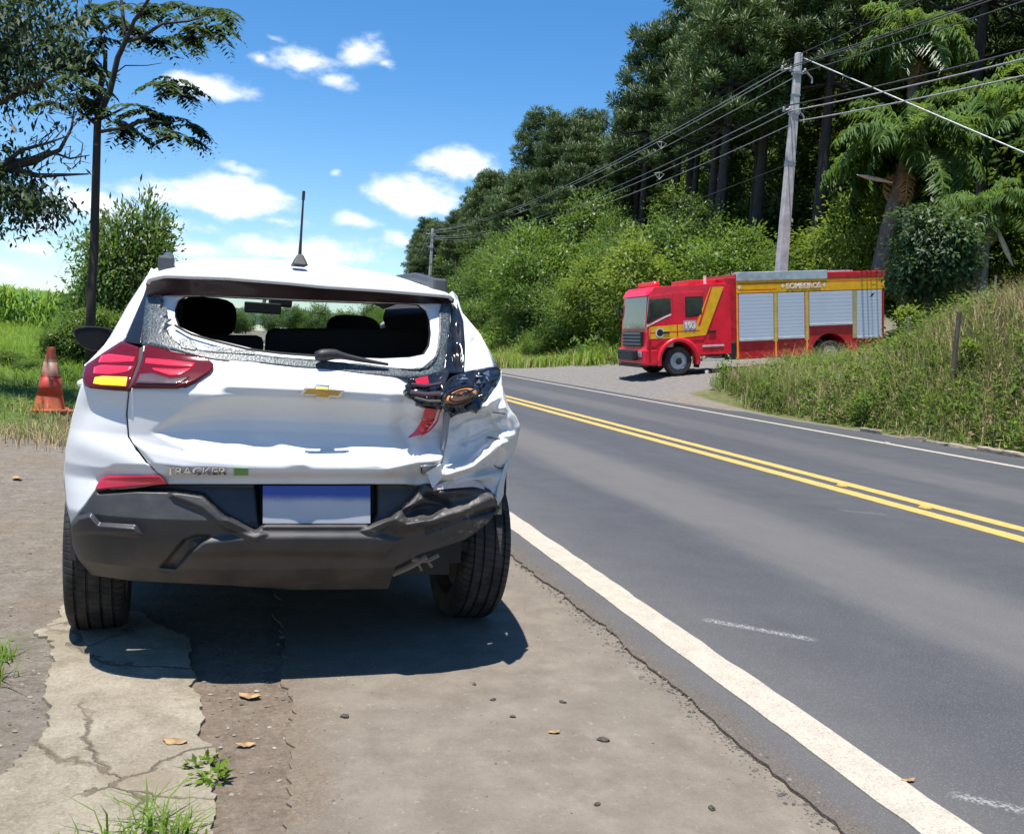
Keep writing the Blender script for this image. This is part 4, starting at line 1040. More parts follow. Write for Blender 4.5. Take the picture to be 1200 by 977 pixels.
# ---- bumper
def bump_disp(u, v):
    d = .05*pm(u, v, [(117, 577), (160, 574), (206, 575), (238, 580), (262, 604), (300, 622), (309, 613), (309, 560), (190, 560)], 3.2)
    d = d+.055*pm(u, v, [(300, 560), (440, 560), (440, 602), (432, 614), (305, 614)], 3.2)
    d = d+.05*pm(u, v, [(436, 560), (498, 560), (484, 584), (458, 606), (432, 616)], 3.2)
    d = d-.015*pm(u, v, [(200, 577), (212, 576), (238, 579), (264, 602), (312, 626), (300, 634), (262, 618), (236, 596), (200, 582)], 3.2)
    d = d-.016*pm(u, v, [(498, 566), (512, 572), (478, 600), (440, 626), (424, 622), (460, 602)], 3.2)
    d = d-.024*pm(u, v, [(80, 618), (92, 606), (106, 603), (116, 614), (158, 617), (166, 627), (110, 624), (80, 626)], 3.2)
    d = d+.03*pm(u, v, [(188, 664), (196, 656), (216, 632), (232, 627), (246, 628), (220, 650), (206, 666)], 2.5)
    d = d-.022*pm(u, v, [(226, 634), (300, 626), (440, 626), (470, 632), (452, 650), (300, 648), (222, 650)], 6)
    d = d+.02*smooth01((v-650)/40)
    # torn and pushed in right end
    d = d+.035*pm(u, v, [(470, 598), (500, 590), (523, 592), (505, 606), (476, 612)], 3.2)-.045*seg(u, v, [(468, 612), (500, 612), (540, 600), (575, 584)], 10)+.02*seg(u, v, [(500, 622), (545, 606), (578, 596)], 3.2)
    d = d-.03*seg(u, v, [(517, 577), (560, 575)], 6)+.03*seg(u, v, [(525, 590), (500, 580)], 3.2)
    w = smooth01((u-455)/50); d = d+w*(.008*crumple(u, v, 30, 7)+.003*crumple(u, v, 9, 8))+.0015*vn(u, v, 60, 3)
    return d


patch('bumper', [(113, 573), (150, 571), (197, 567.5), (350, 568), (500, 567), (517, 573), (540, 572.5), (562, 568), (574, 573), (583, 588)],
      [(104, 673), (150, 680), (270, 686), (350, 691), (455, 690), (463, 664), (492, 649), (515, 642), (545, 632), (560, 622), (574, 610)],
      [(113, 573), (100, 592), (83, 613), (85, 640), (94, 660), (104, 673)], [(583, 588), (582, 597), (574, 610)], 300, 120, MC['plastic'], car, disp=bump_disp, solid=.02)['label'] = 'dark grey bumper torn and folded at its right end'
m = MB()
for pts, r in (([(482, 655), (500, 657), (514, 650)], .009), ([(497, 652), (506, 664)], .006), ([(490, 660), (494, 668)], .005), ([(460, 672), (480, 664), (500, 652)], .012)):
    q = resamp(pts, 6); m.tube(P3(q[:, 0], q[:, 1], .03), r, 6)
m.obj('torn_bumper_shreds', simple('torn_brown_plastic', (.16, .13, .1), .7), car)


# ---- wheels
def make_wheel(cx, cy, steer=0.):
    w = .108; R_ = .335
    o = bpy.data.objects.new('wheel', None); COL.objects.link(o); o.parent = car; o.location = (cx, cy, R_); o.rotation_euler = (0, math.radians(1.2)*(1 if cx > 0 else -1), steer)
    prof = [(.225, -w+.012), (.245, -w+.002), (.29, -w-.002), (.318, -w+.008), (.3305, -w+.024)]
    for gx in (-.066, -.024, .024, .066):
        prof += [(R_-.0006, gx-.0055), (R_-.010, gx-.004), (R_-.010, gx+.004), (R_-.0006, gx+.0055)]
    prof += [(.3305, w-.024), (.318, w-.008), (.29, w+.002), (.245, w-.002), (.225, w-.012)]
    m = MB(); m.lathe(prof, axis='x', n=72); m.obj('tyre', MC['tyre'], o, smooth=True, autosmooth=35)
    sx = 1 if cx > 0 else -1; m = MB(); m.lathe([(.226, -w+.01), (.222, 0), (.226, w-.01), (.21, w-.02), (.2, .02)], axis='x', n=40)
    for k in range(5):
        an = 2*math.pi*k/5; rot = Matrix.Rotation(an, 3, 'X'); p = rot@Vector((0, 0, .12)); m.box((sx*(w-.04), p.y, p.z), (.03, .06, .19), rot)
    m.lathe([(.001, w-.03), (.05, w-.03), (.06, w-.06)], axis='x', n=20) if sx > 0 else m.lathe([(.001, -w+.03), (.05, -w+.03), (.06, -w+.06)], axis='x', n=20)
    m.obj('rim', MC['alloy'], o, smooth=False)
    m = MB(); m.lathe([(.001, -.05), (.2, -.05), (.2, .05), (.001, .05)], axis='x', n=24); m.obj('brake_drum', MC['steel'], o)


for sx in (-1, 1): make_wheel(sx*.765, .80); make_wheel(sx*.77, 3.37)


# ---- cabin
def build_cabin():
    def seat(x, y, w, top, tilt, nm, head=True):
        m = MB(); a = math.radians(tilt); c, s_ = math.cos(a), math.sin(a)
        hgt = top-.55; prof = []
        for k in range(8):
            t = k/7; ww = w*(1-.22*t*t)/2; z = .55+hgt*t*c; yy = y+hgt*t*-s_
            prof.append([(x-ww, yy+.03, z), (x-ww*.9, yy-.05, z), (x+ww*.9, yy-.05, z), (x+ww, yy+.03, z), (x+ww*.8, yy+.07, z), (x-ww*.8, yy+.07, z), (x-ww, yy+.03, z)])
        m.grid(prof); pr = prof[-1][:-1]; m.add(pr, [tuple(range(6))]); m.box((x, y+.25, .52), (w*.95, .5, .14))
        o = m.obj(nm, MC['cabin'], car, bevel=.02)
        if head:
            hm = MB(); hy = y-hgt*s_+.0; hm.lathe([(.001, -.06), (.6, -.055), (.95, -.03), (1, 0), (.95, .03), (.6, .055), (.001, .06)], axis='y', n=18)
            hm.v = [(x+math.copysign(abs(p[0])**.62, p[0])*.145, hy+p[1], top+.115+math.copysign(abs(p[2])**.62, p[2])*.10) for p in hm.v]; hm.tube([(x-.05, hy, top-.02), (x-.05, hy, top+.08)], .008, 6); hm.tube([(x+.05, hy, top-.02), (x+.05, hy, top+.08)], .008, 6); hm.obj('headrest', MC['cabin'], o, smooth=True)
    seat(-.37, 1.95, .5, 1.16, 12, 'front_seat'); seat(.37, 1.95, .5, 1.12, 14, 'front_seat')
    # rear bench, split: left part lower, right part standing higher
    for (x0, x1, za, zb, nm) in ((-.60, -.16, 1.185, 1.205, 'rear_seat'), (-.15, .60, 1.235, 1.285, 'rear_seat')):
        m = MB(); m.hexa([(x0, .92, .5), (x1, .92, .5), (x1, 1.08, .5), (x0, 1.08, .5), (x0, .82, za), (x1, .82, zb), (x1, .93, zb), (x0, .93, za)]); m.obj(nm, MC['cabin'], car, bevel=.03)
    m = MB(); m.box((0, 2.72, .84), (1.36, .42, .22)); m.box((-.37, 2.55, .90), (.34, .16, .1)); m.obj('dashboard', MC['cabin'], car, bevel=.04)
    m = MB(); m.tube([(-.37+.17*math.cos(t), 2.36+.06*math.sin(t), .93+.16*math.sin(t)) for t in np.linspace(0, 2*math.pi, 25)], .014, 8); m.obj('steering_wheel', MC['dark'], car, smooth=True)
    p = carpix(np.array(308.), np.array(361.), 2.42); m = MB(); m.box(tuple(p), (.205, .03, .062)); m.tube([tuple(p), (p[0]+.02, p[1]+.1, p[2]+.08)], .012, 6); o = m.obj('rear_view_mirror', MC['dark'], car, bevel=.02)
    p2 = carpix(np.array(329.), np.array(353.), 2.44); m = MB(); m.box((p2[0], p2[1]+.02, p2[2]+.01), (.13, .06, .085)); m.obj('camera_pod', MC['dark'], o, bevel=.01)
    m = MB(); m.box((0, 1.9, .40), (1.3, 3.0, .04)); m.box((0, .55, .62), (1.15, .5, .03)); m.obj('cabin_floor', MC['cabin'], car)
    for sx in (-1, 1):
        g = [[(sx*(np.interp(z, [.4, .9, 1.05], [.74, .76, .76])), y, z) for z in (.4, .7, .9, 1.04)] for y in np.linspace(.55, 2.8, 6)]
        m = MB(); m.grid(g); m.obj('door_lining', MC['cabin'], car)
    for sx in (-1, 1):   # inner faces of the rear pillars
        m = MB(); m.hexa([(sx*.66, .45, 1.0), (sx*.52, .42, 1.03), (sx*.56, .9, 1.03), (sx*.70, .95, 1.0), (sx*.56, .60, 1.42), (sx*.47, .58, 1.42), (sx*.50, .82, 1.45), (sx*.58, .84, 1.44)]); m.obj('pillar_lining', MC['cabin'], car)
    m = MB(); m.box((0, .30, .85), (1.0, .04, .4)); m.obj('tailgate_lining', MC['dark'], car)


build_cabin()
# ------------------------------------------------------------------ fire engine on the side road
def build_truck():
    A = at(795, 440, 31.0); B = at(972, 431, 32.2)          # front and rear wheel contact points
    d = Vector(A-B); wb = d.length; X = d.normalized(); Yd = Vector((0, 0, 1)).cross(X).normalized(); Z = X.cross(Yd)
    # X forwards, Y to the truck's left side (towards the camera), Z up; origin under the near front wheel
    t = thing('fire_engine', 'red and yellow fire engine with silver roller shutters, parked on the gravel side road', 'fire engine')
    t.matrix_world = Matrix(((X.x, Yd.x, Z.x, A[0]), (X.y, Yd.y, Z.y, A[1]), (X.z, Yd.z, Z.z, A[2]), (0, 0, 0, 1)))
    W = 2.35
    red = simple('fire_engine_red', (.80, .010, .035), .3, coat=.4, var=.15, scale=2); dred = simple('dark_red_panel', (.50, .010, .022), .4, coat=.3, var=.2)
    pnl = simple('pale_number_panel', (.5, .36, .34), .5); yel = simple('signal_yellow', (.88, .45, .01), .4, coat=.4, var=.1); sil = NT('silver_shutter'); c = sil.coord()
    n = sil.noise(c, 2.5, 4); sil.set('Base Color', sil.mix(n, (.50, .56, .66), (.60, .65, .73))); sil.set('Metallic', .1); sil.set('Roughness', .38); sil = sil.m
    alu = simple('bare_aluminium', (.62, .64, .67), .35, metal=.5); blk = simple('truck_black', (.015, .015, .017), .5); gls = simple('truck_glass', (.02, .027, .033), .05, spec=.8, coat=.5)
    wht = simple('white_marking', (.78, .76, .72), .5); tyr = MC['tyre']; grey = simple('grey_fittings', (.22, .22, .23), .5, metal=.4)
    def fx(x): return x if x < .66 else .66+(x-.66)*.60
    def box(nm, x0, x1, y0, y1, z0, z1, mt, par=t, bv=.02):
        x0, x1 = fx(x0), fx(x1); m = MB(); m.box(((x0+x1)/2, (y0+y1)/2, (z0+z1)/2), (abs(x1-x0), abs(y1-y0), abs(z1-z0))); return m.obj(nm, mt, par, bevel=bv)
    def sidepoly(nm, pts, y, th, mt, par=t, bv=0.): # polygon in the x-z plane on the near side
        m = MB(); m.prism([(fx(x), y, z) for x, z in pts], (0, th, 0)); return m.obj(nm, mt, par, bevel=bv)
    y0 = .06                                   # near side plane
    # --- cab: outline with wheel arch, swept front
    arch = [(.64*math.cos(a)+0, .47+.62*math.sin(a)) for a in np.radians(np.linspace(0, 180, 15))]
    cab = [(1.30, .42), (1.34, .9), (1.27, 1.5), (1.08, 2.62), (.82, 2.80), (-1.62, 2.86), (-1.80, 2.72), (-1.80, .62), (-.64, .62)]+arch[::-1][1:-1]+[(.64, .42)]
    m = MB(); m.prism([(fx(x), y0, z) for x, z in cab], (0, -W, 0)); cabo = m.obj('cab', red, t, bevel=.05, seg=3)
    box('bumper', .66, 1.55, y0-W-.01, y0+.01, .36, .88, red, bv=.07); box('front_skirt', 1.1, 1.60, y0-W+.15, y0-.15, .30, .40, blk)
    g = box('grille', 1.30, 1.46, y0-W+.35, y0-.3, .95, 1.42, blk)
    for k in range(4): box('grille_bar', 1.45, 1.49, y0-W+.4, y0-.35, 1.0+k*.11, 1.05+k*.11, grey, g, .008)
    box('winch', 1.50, 1.85, y0-W+.45, y0-.45, .52, .86, blk, bv=.05)
    for yy in (y0-.28, y0-W+.28): box('headlight', 1.46, 1.57, yy-.17, yy+.17, .62, .80, alu, bv=.03)
    m = MB(); m.hexa([(1.262, y0-W+.16, 1.52), (1.262, y0-.16, 1.52), (1.285, y0-.16, 1.52), (1.285, y0-W+.16, 1.52), (1.075, y0-W+.2, 2.50), (1.075, y0-.2, 2.50), (1.125, y0-.2, 2.50), (1.125, y0-W+.2, 2.50)]); m.v = [(fx(a), b, c) for a, b, c in m.v]; m.obj('windscreen', gls, t)
    m = MB(); m.hexa([(1.0, y0-W+.05, 2.55), (1.0, y0-.05, 2.55), (1.28, y0-.1, 2.52), (1.28, y0-W+.1, 2.52), (.8, y0-W+.1, 2.80), (.8, y0-.1, 2.80), (1.12, y0-.15, 2.68), (1.12, y0-W+.15, 2.68)]); m.v = [(fx(a), b, c) for a, b, c in m.v]; m.obj('sun_visor', red, t, bevel=.03)
    # doors as slightly proud panels with windows
    dr = sidepoly('door', [(1.26, .95), (1.30, 1.5), (1.16, 2.52), (.18, 2.58), (.18, 1.10), (.60, 1.10), (.78, .95)], y0+.0, .014, red, bv=.006)
    sidepoly('window', [(1.34, 1.66), (1.16, 2.42), (.24, 2.44), (.24, 1.98), (.48, 1.90)], y0+.015, .008, gls, dr)
    sidepoly('window_trim', [(1.30, 1.56), (1.30, 1.61), (.46, 1.87), (.24, 1.95), (.24, 1.90), (.46, 1.82)], y0+.015, .006, wht, dr)
    box('handle', .30, .52, y0+.01, y0+.035, 1.33, 1.40, blk, dr, .008)
    dr2 = sidepoly('door', [(.17, 1.1), (.17, 2.60), (-.86, 2.62), (-.86, 1.1)], y0, .014, red, bv=.006)
    sidepoly('window', [(-.28, 1.86), (-.28, 2.42), (-.92+.12, 2.42), (-.92+.12, 1.90)], y0+.015, .008, gls, dr2)
    sidepoly('window_rim', [(-.24, 1.82), (-.24, 2.46), (-.84, 2.46), (-.84, 1.86)], y0+.0145, .004, blk, dr2)
    box('handle', -1.28, -1.02, y0, y0+.03, 1.30, 1.38, blk, t, .008)
    # livery
    sidepoly('yellow_band', [(1.20, 1.19), (1.17, 1.56), (.06, 1.60), (.06, 1.18)], y0+.0165, .003, yel)
    sidepoly('yellow_band', [(.02, 1.18), (.02, 1.60), (-.60, 1.60), (-1.10, 2.74), (-1.56, 2.74), (-.92, 1.24)], y0+.0165, .003, yel)
    sidepoly('red_pinstripe', [(-.66, 1.55), (-1.12, 2.74), (-1.17, 2.74), (-.73, 1.53)], y0+.0198, .002, red)
    sidepoly('red_pinstripe', [(1.17, 1.36), (1.165, 1.39), (-.72, 1.41), (-.72, 1.38)], y0+.0198, .002, red)
    m = MB(); m.lathe([(.001, 0), (.15, 0)], axis='y', n=20); m.lathe([(.15, 0), (.15, .003)], axis='y', n=20); m.v = [(x+.62, y+y0+.0225, z+1.37) for x, y, z in m.v]; cr_ = m.obj('crest', wht, t)
    m = MB(); m.lathe([(.001, 0), (.11, 0)], axis='y', n=20); m.v = [(x+.62, y+y0+.0275, z+1.37) for x, y, z in m.v]; m.obj('crest_centre', blk, cr_)
    sidepoly('number_panel', [(-.17, 1.40), (-.17, 1.72), (-.60, 1.72), (-.60, 1.40)], y0+.022, .003, pnl)

    def text(body, x, z, h, width, mt, nm, y):
        cu = bpy.data.curves.new(nm, 'FONT'); cu.body = body; cu.extrude = .02; cu.align_x = 'CENTER'; cu.align_y = 'CENTER'; cu.offset = .02
        to = bpy.data.objects.new(nm, cu); COL.objects.link(to); dg = bpy.context.evaluated_depsgraph_get(); me = bpy.data.meshes.new_from_object(to.evaluated_get(dg)); bpy.data.objects.remove(to)
        co = np.empty(len(me.vertices)*3); me.vertices.foreach_get('co', co); co = co.reshape(-1, 3); wx, hy = np.ptp(co[:, 0]), np.ptp(co[:, 1])
        P = np.stack([x-co[:, 0]/wx*width, y+(co[:, 2] > 0)*.012, z+(co[:, 1]-(co[:, 1].max()+co[:, 1].min())/2)/hy*h], -1); me.vertices.foreach_set('co', P.ravel()); me.update(); me.flip_normals(); return link(nm, me, mt, t)
    text('193', -.385, 1.56, .20, .34, wht, 'number_lettering', y0+.027)
    # --- wheels
    def wheel(x, y, par=t):
        o = bpy.data.objects.new('wheel', None); COL.objects.link(o); o.parent = par; o.location = (x, y, .46)
        m = MB(); m.lathe([(.27, -.13), (.40, -.14), (.455, -.10), (.46, 0), (.455, .10), (.40, .14), (.27, .13)], axis='y', n=36); m.obj('tyre', tyr, o, smooth=True, autosmooth=40)
        m = MB(); m.lathe([(.28, .13), (.25, .06), (.14, .05), (.13, .14), (.001, .15)], axis='y', n=28); m.lathe([(.28, -.12), (.001, -.12)], axis='y', n=28)
        for k in range(10): a = k*math.pi/5; m.box((.19*math.cos(a), .065, .19*math.sin(a)), (.035, .03, .035))
        m.obj('rim', alu, o); m = MB(); m.lathe([(.12, .141), (.10, .155), (.001, .16)], axis='y', n=20); m.obj('hub_cap', blk, o)
    for x in (0, -wb): wheel(x, y0-.16); wheel(x, y0-W+.16)
    wheel(-wb, y0-.44)
    m = MB(); g = []
    for a in np.radians(np.linspace(-12, 192, 24)): g.append([(r*math.cos(a), yy, .47+r*math.sin(a)) for r, yy in ((.60, y0-.3), (.60, y0+.05), (.72, y0+.04), (.73, y0))])
    m.grid(g); m.obj('wheel_arch', red, t, smooth=True)
    box('mud_flap', -.70, -.66, y0-.4, y0+.0, .22, .70, blk)
    # --- chassis between cab and body
    box('chassis', -6.4, .6, y0-W+.7, y0-.7, .55, .85, blk, bv=.01)
    for k, z in enumerate((.42, .86)): box('step', -1.55, -.80, y0-.35, y0+.02, z, z+.06, alu, bv=.01)
    box('battery_box', -1.98, -1.58, y0-.4, y0-.02, .42, .98, blk, bv=.03); box('exhaust', -2.0, -1.85, y0-.3, y0-.05, 1.0, 1.6, grey, bv=.04)
    box('pump_house', -2.0, -1.60, y0-W+.05, y0-.04, .95, 3.02, dred, bv=.02)
    # --- body
    BX0, BX1 = -1.98, -7.3
    bz = 3.12
    rw = -wb
    arch2 = [(rw+.66*math.cos(a), .47+.66*math.sin(a)) for a in np.radians(np.linspace(0, 180, 15))]
    body = [(BX0, .42), (BX0, bz), (BX1, bz), (BX1, .42), (rw-.66, .42)]+arch2[::-1][1:-1]+[(rw+.66, .42)]
    m = MB(); m.prism([(x, y0-.012, z) for x, z in body], (0, -W+.02, 0)); m.obj('body', dred, t, bevel=.015)
    sidepoly('yellow_band', [(BX0-.02, 2.52), (BX0-.02, 2.90), (BX1, 2.90), (BX1, 2.52)], y0-.012, .012, yel)
    sidepoly('red_pinstripe', [(BX0-.1, 2.80), (BX0-.1, 2.825), (BX1, 2.825), (BX1, 2.80)], y0, .002, red); sidepoly('red_pinstripe', [(BX0-.1, 2.60), (BX0-.1, 2.625), (-3.4, 2.625), (-3.4, 2.60)], y0, .002, red)
    text('BOMBEIROS', -4.35, 2.70, .17, 1.22, wht, 'body_lettering', y0+.002)
    for xx in (-3.62, -5.1, -2.1): sidepoly('crest', [(xx, 2.62), (xx+.06, 2.70), (xx, 2.78), (xx-.06, 2.70)], y0+.002, .003, wht)
    box('light_rail', BX0-.02, -5.2, y0-.20, y0+.02, 2.90, 3.18, alu, bv=.015); box('roof_rail', -5.2, BX1, y0-.12, y0+.01, 2.91, 3.10, dred, bv=.01); box('roof_ladder', -5.0, -6.7, y0-1.4, y0-.9, 3.12, 3.20, alu, bv=.01)
    # roller shutters: each a frame of slats
    def shutter(xa, xb, za, zb):
        o = sidepoly('roller_shutter', [(xa, za), (xa, zb), (xb, zb), (xb, za)], y0-.012, .006, sil)
        nsl = max(4, int((zb-za)/.11)); h = (zb-za)/nsl
        me = None
        for k in range(nsl):
            if me is None:
                mb = MB(); z_ = za; mb.hexa([(xa, y0-.006, 0), (xb, y0-.006, 0), (xb, y0-.005, h), (xa, y0-.005, h), (xa, y0-.001, .004), (xb, y0-.001, .004), (xb, y0-.002, h-.004), (xa, y0-.002, h-.004)]); s_ = mb.obj('slat', sil, o); me = s_.data; s_.location = (0, 0, z_)
            else:
                s_ = bpy.data.objects.new('slat', me); COL.objects.link(s_); s_.parent = o; s_.location = (0, 0, za+k*h)
        box('shutter_handle', xa, xb, y0-.004, y0+.03, za-.03, za+.035, alu, o, .006)
    for xa, xb, za in ((-2.08, -3.28, 1.02), (-3.44, -4.38, 1.04), (-4.56, -6.12, 1.42), (-6.28, -7.2, .95)): shutter(xa, xb, za, 2.49)
    for xa in (-3.36, -4.47, -6.20): sidepoly('yellow_post', [(xa-.07, .95), (xa-.07, 2.5), (xa+.07, 2.5), (xa+.07, .95)], y0-.011, .012, simple('pale_yellow_post', (.42, .38, .16), .4))
    for xa in (-2.02, -3.36, -4.47): sidepoly('yellow_edge', [(xa-.025, .45), (xa-.025, 2.5), (xa+.025, 2.5), (xa+.025, .45)], y0-.0115, .016, yel)
    # beacons, horn, aerial, mirrors
    m = MB(); m.lathe([(.001, 0), (.13, 0), (.12, .08), (.07, .16), (.001, .17)], (0, 0, 0), 'z', 16); m.v = [(x+.55, y+y0-.5, z+2.82) for x, y, z in m.v]; m.obj('beacon', red, t, smooth=True)
    box('light_bar', .3, .55, y0-W+.3, y0-.7, 2.84, 2.98, red, bv=.04)
    m = MB(); m.tube([(-1.15, y0-.5, 2.85), (-1.15, y0-.5, 3.12)], .05, 8); m.obj('air_horn', wht, t)
    box('roof_box', -.6, -1.55, y0-W+.4, y0-.5, 2.85, 3.0, dred, bv=.03)
    mm = box('mirror', 1.20, 1.30, y0+.14, y0+.30, 1.85, 2.32, blk, bv=.03); m = MB(); m.tube([(1.05, y0, 2.35), (1.22, y0+.2, 2.36), (1.25, y0+.22, 2.2)], .018, 6); m.v = [(fx(a), b, c) for a, b, c in m.v]; m.obj('mirror_arm', blk, mm)
    mm = box('mirror', 1.25, 1.36, y0-W-.30, y0-W-.14, 1.85, 2.3, blk, bv=.03)
    box('wheel_chock', -.9, -1.0, y0-.1, y0, .0, .12, wht, bv=.01)
    return t


build_truck()

# ------------------------------------------------------------------ traffic cone
def build_cone():
    p = G(58, 484, .15); z = float(HT(p[0], p[1])); 
    p = G(58, 484, z); z = float(HT(p[0], p[1]))
    t = thing('traffic_cone', 'faded orange traffic cone with worn pale collar, on the grass edge', 'cone', (p[0], p[1], z-.01), .35)
    k = 1.0
    tq = NT('faded_cone_orange'); c = tq.coord(); n = tq.noise(c, 9, 6, .7); tq.set('Base Color', tq.mix(tq.mapr(n, .35, .68), (.58, .085, .025), (.44, .13, .06))); tq.set('Roughness', .6); org = tq.m
    tq = NT('cone_red_sleeve'); c = tq.coord(); n = tq.noise(c, 11, 6, .7); tq.set('Base Color', tq.mix(tq.mapr(n, .3, .7), (.46, .04, .022), (.5, .075, .04))); tq.set('Roughness', .45); sl_ = tq.m
    tq = NT('worn_cone_collar'); c = tq.coord(); n = tq.noise(c, 22, 6, .75); tq.set('Base Color', tq.mix(tq.mapr(n, .4, .62), (.25, .19, .14), (.36, .12, .065))); tq.set('Roughness', .6); col = tq.m
    m = MB(); pts = [(.22, .22), (.20, .235), (-.20, .235), (-.22, .22), (-.235, .20), (-.235, -.20), (-.22, -.22), (.22, -.22), (.235, -.2), (.235, .2)]
    m.prism([(x, y, 0) for x, y in pts], (0, 0, .035)); m.obj('base', org, t, bevel=.01)
    m = MB(); m.lathe([(.175, .034), (.168, .05), (.048, .70), (.05, .715), (.045, .76), (.03, .765), (.028, .70)], n=28); m.obj('cone_body', org, t, smooth=True, autosmooth=50)
    m = MB(); m.lathe([(.101, .44), (.0775, .585), (.074, .585)], n=28); m.lathe([(.0815, .56), (.0705, .62)], n=28); m.obj('collar', col, t, smooth=True)
    m = MB(); m.lathe([(.145, .20), (.146, .20), (.1075, .42), (.105, .42)], n=28); m.obj('sleeve', sl_, t, smooth=True)
    m = MB(); m.lathe([(.110, .422), (.101, .437)], n=28); m.obj('sleeve_edge', sl_, t)


build_cone()
# ------------------------------------------------------------------ plants
def unit(a): return a/np.maximum(np.linalg.norm(a, axis=-1, keepdims=True), 1e-9)


def leaf_arrays(c, d, nrm, L, Wd, fold=.12, mid=.45):
    """diamond leaves: one quad each"""
    d = unit(d); s = unit(np.cross(d, nrm)); n = unit(np.cross(s, d)); L = np.asarray(L)[:, None]; Wd = np.asarray(Wd)[:, None]
    m = c+d*L*mid
    V = np.stack([c, m+s*Wd*.5+n*Wd*fold, c+d*L, m-s*Wd*.5+n*Wd*fold], 1).reshape(-1, 3)
    return V, np.arange(len(c)*4).reshape(-1, 4)


def leaf_mesh(name, c, d, nrm, L, Wd, rng, v=None, nd=None, **k):
    V, Q = leaf_arrays(c, d, nrm, L, Wd, **k); a = {'v': rng.random(len(c)) if v is None else v}
    a['nd'] = np.tile([0, 0, .7], (len(c), 1)) if nd is None else nd
    return quads_mesh(name, V, Q, attr=a)


FO = dict(
    pine=foliage('araucaria_needles', (.026, .056, .014), (.085, .145, .032), .15, .5, .3, (.14, .19, .05)),
    dark=foliage('dark_broad_leaves', (.024, .055, .015), (.065, .125, .03), .32, .4, .5, (.10, .17, .04)),
    mid=foliage('mid_green_leaves', (.040, .085, .016), (.10, .18, .034), .36, .42, .5, (.15, .22, .045)),
    bright=foliage('bright_shrub_leaves', (.042, .088, .014), (.105, .19, .027), .42, .42, .5, (.22, .28, .05)),
    yellow=foliage('yellow_green_leaves', (.085, .135, .017), (.19, .25, .033), .42, .45, .5, (.28, .30, .055)),
    glossy=foliage('glossy_dark_leaves', (.022, .05, .02), (.055, .105, .036), .18, .5, .5, (.085, .14, .05)),
    palm=foliage('palm_leaflets', (.035, .075, .02), (.09, .16, .038), .32, .38, .5, (.17, .21, .055)),
    deadpalm=foliage('dead_palm_fronds', (.2, .11, .035), (.4, .25, .1), .15, .7, .0, (.5, .38, .2)),
    grass=foliage('verge_grass', (.07, .14, .012), (.16, .27, .028), .42, .5, .5, (.33, .28, .08)),
    dry=foliage('dry_grass', (.16, .115, .055), (.36, .28, .15), .2, .7, .0, (.46, .37, .24), nk=.6),
    weed=foliage('bank_weeds', (.045, .085, .016), (.14, .205, .036), .35, .5, .5, (.34, .31, .10), nk=.6),
    withered=foliage('withered_weeds', (.09, .06, .04), (.30, .21, .13), .15, .8, .0, (.48, .38, .27)),
    corn=foliage('corn_leaves', (.06, .14, .018), (.13, .25, .035), .4, .4, .5, (.22, .30, .06)),
    left=foliage('left_tree_leaves', (.016, .032, .013), (.038, .066, .022), .14, .55, .3, (.06, .095, .03)),
)
BARK = {}
for nm, a, b_ in (('dark_bark', (.025, .02, .017), (.07, .058, .05)), ('grey_bark', (.10, .09, .075), (.26, .24, .21)), ('brown_bark', (.05, .037, .028), (.13, .10, .075)), ('palm_bark', (.07, .06, .05), (.2, .17, .14))):
    t = NT(nm); c = t.coord(); st = t.new('ShaderNodeMapping'); st.inputs['Scale'].default_value = (9, 9, 1.6); t.ln(c, st.inputs[0]); n = t.noise(st.outputs[0], 1.6, 6, .65)
    t.set('Base Color', t.ramp(n, [(.3, a), (.65, b_)])); t.set('Roughness', .9); t.bump(n, .8, .03); BARK[nm] = t.m


def make_tree(name, label, cat, group=None): return thing(name, label, cat, (0, 0, -500), 0, group)


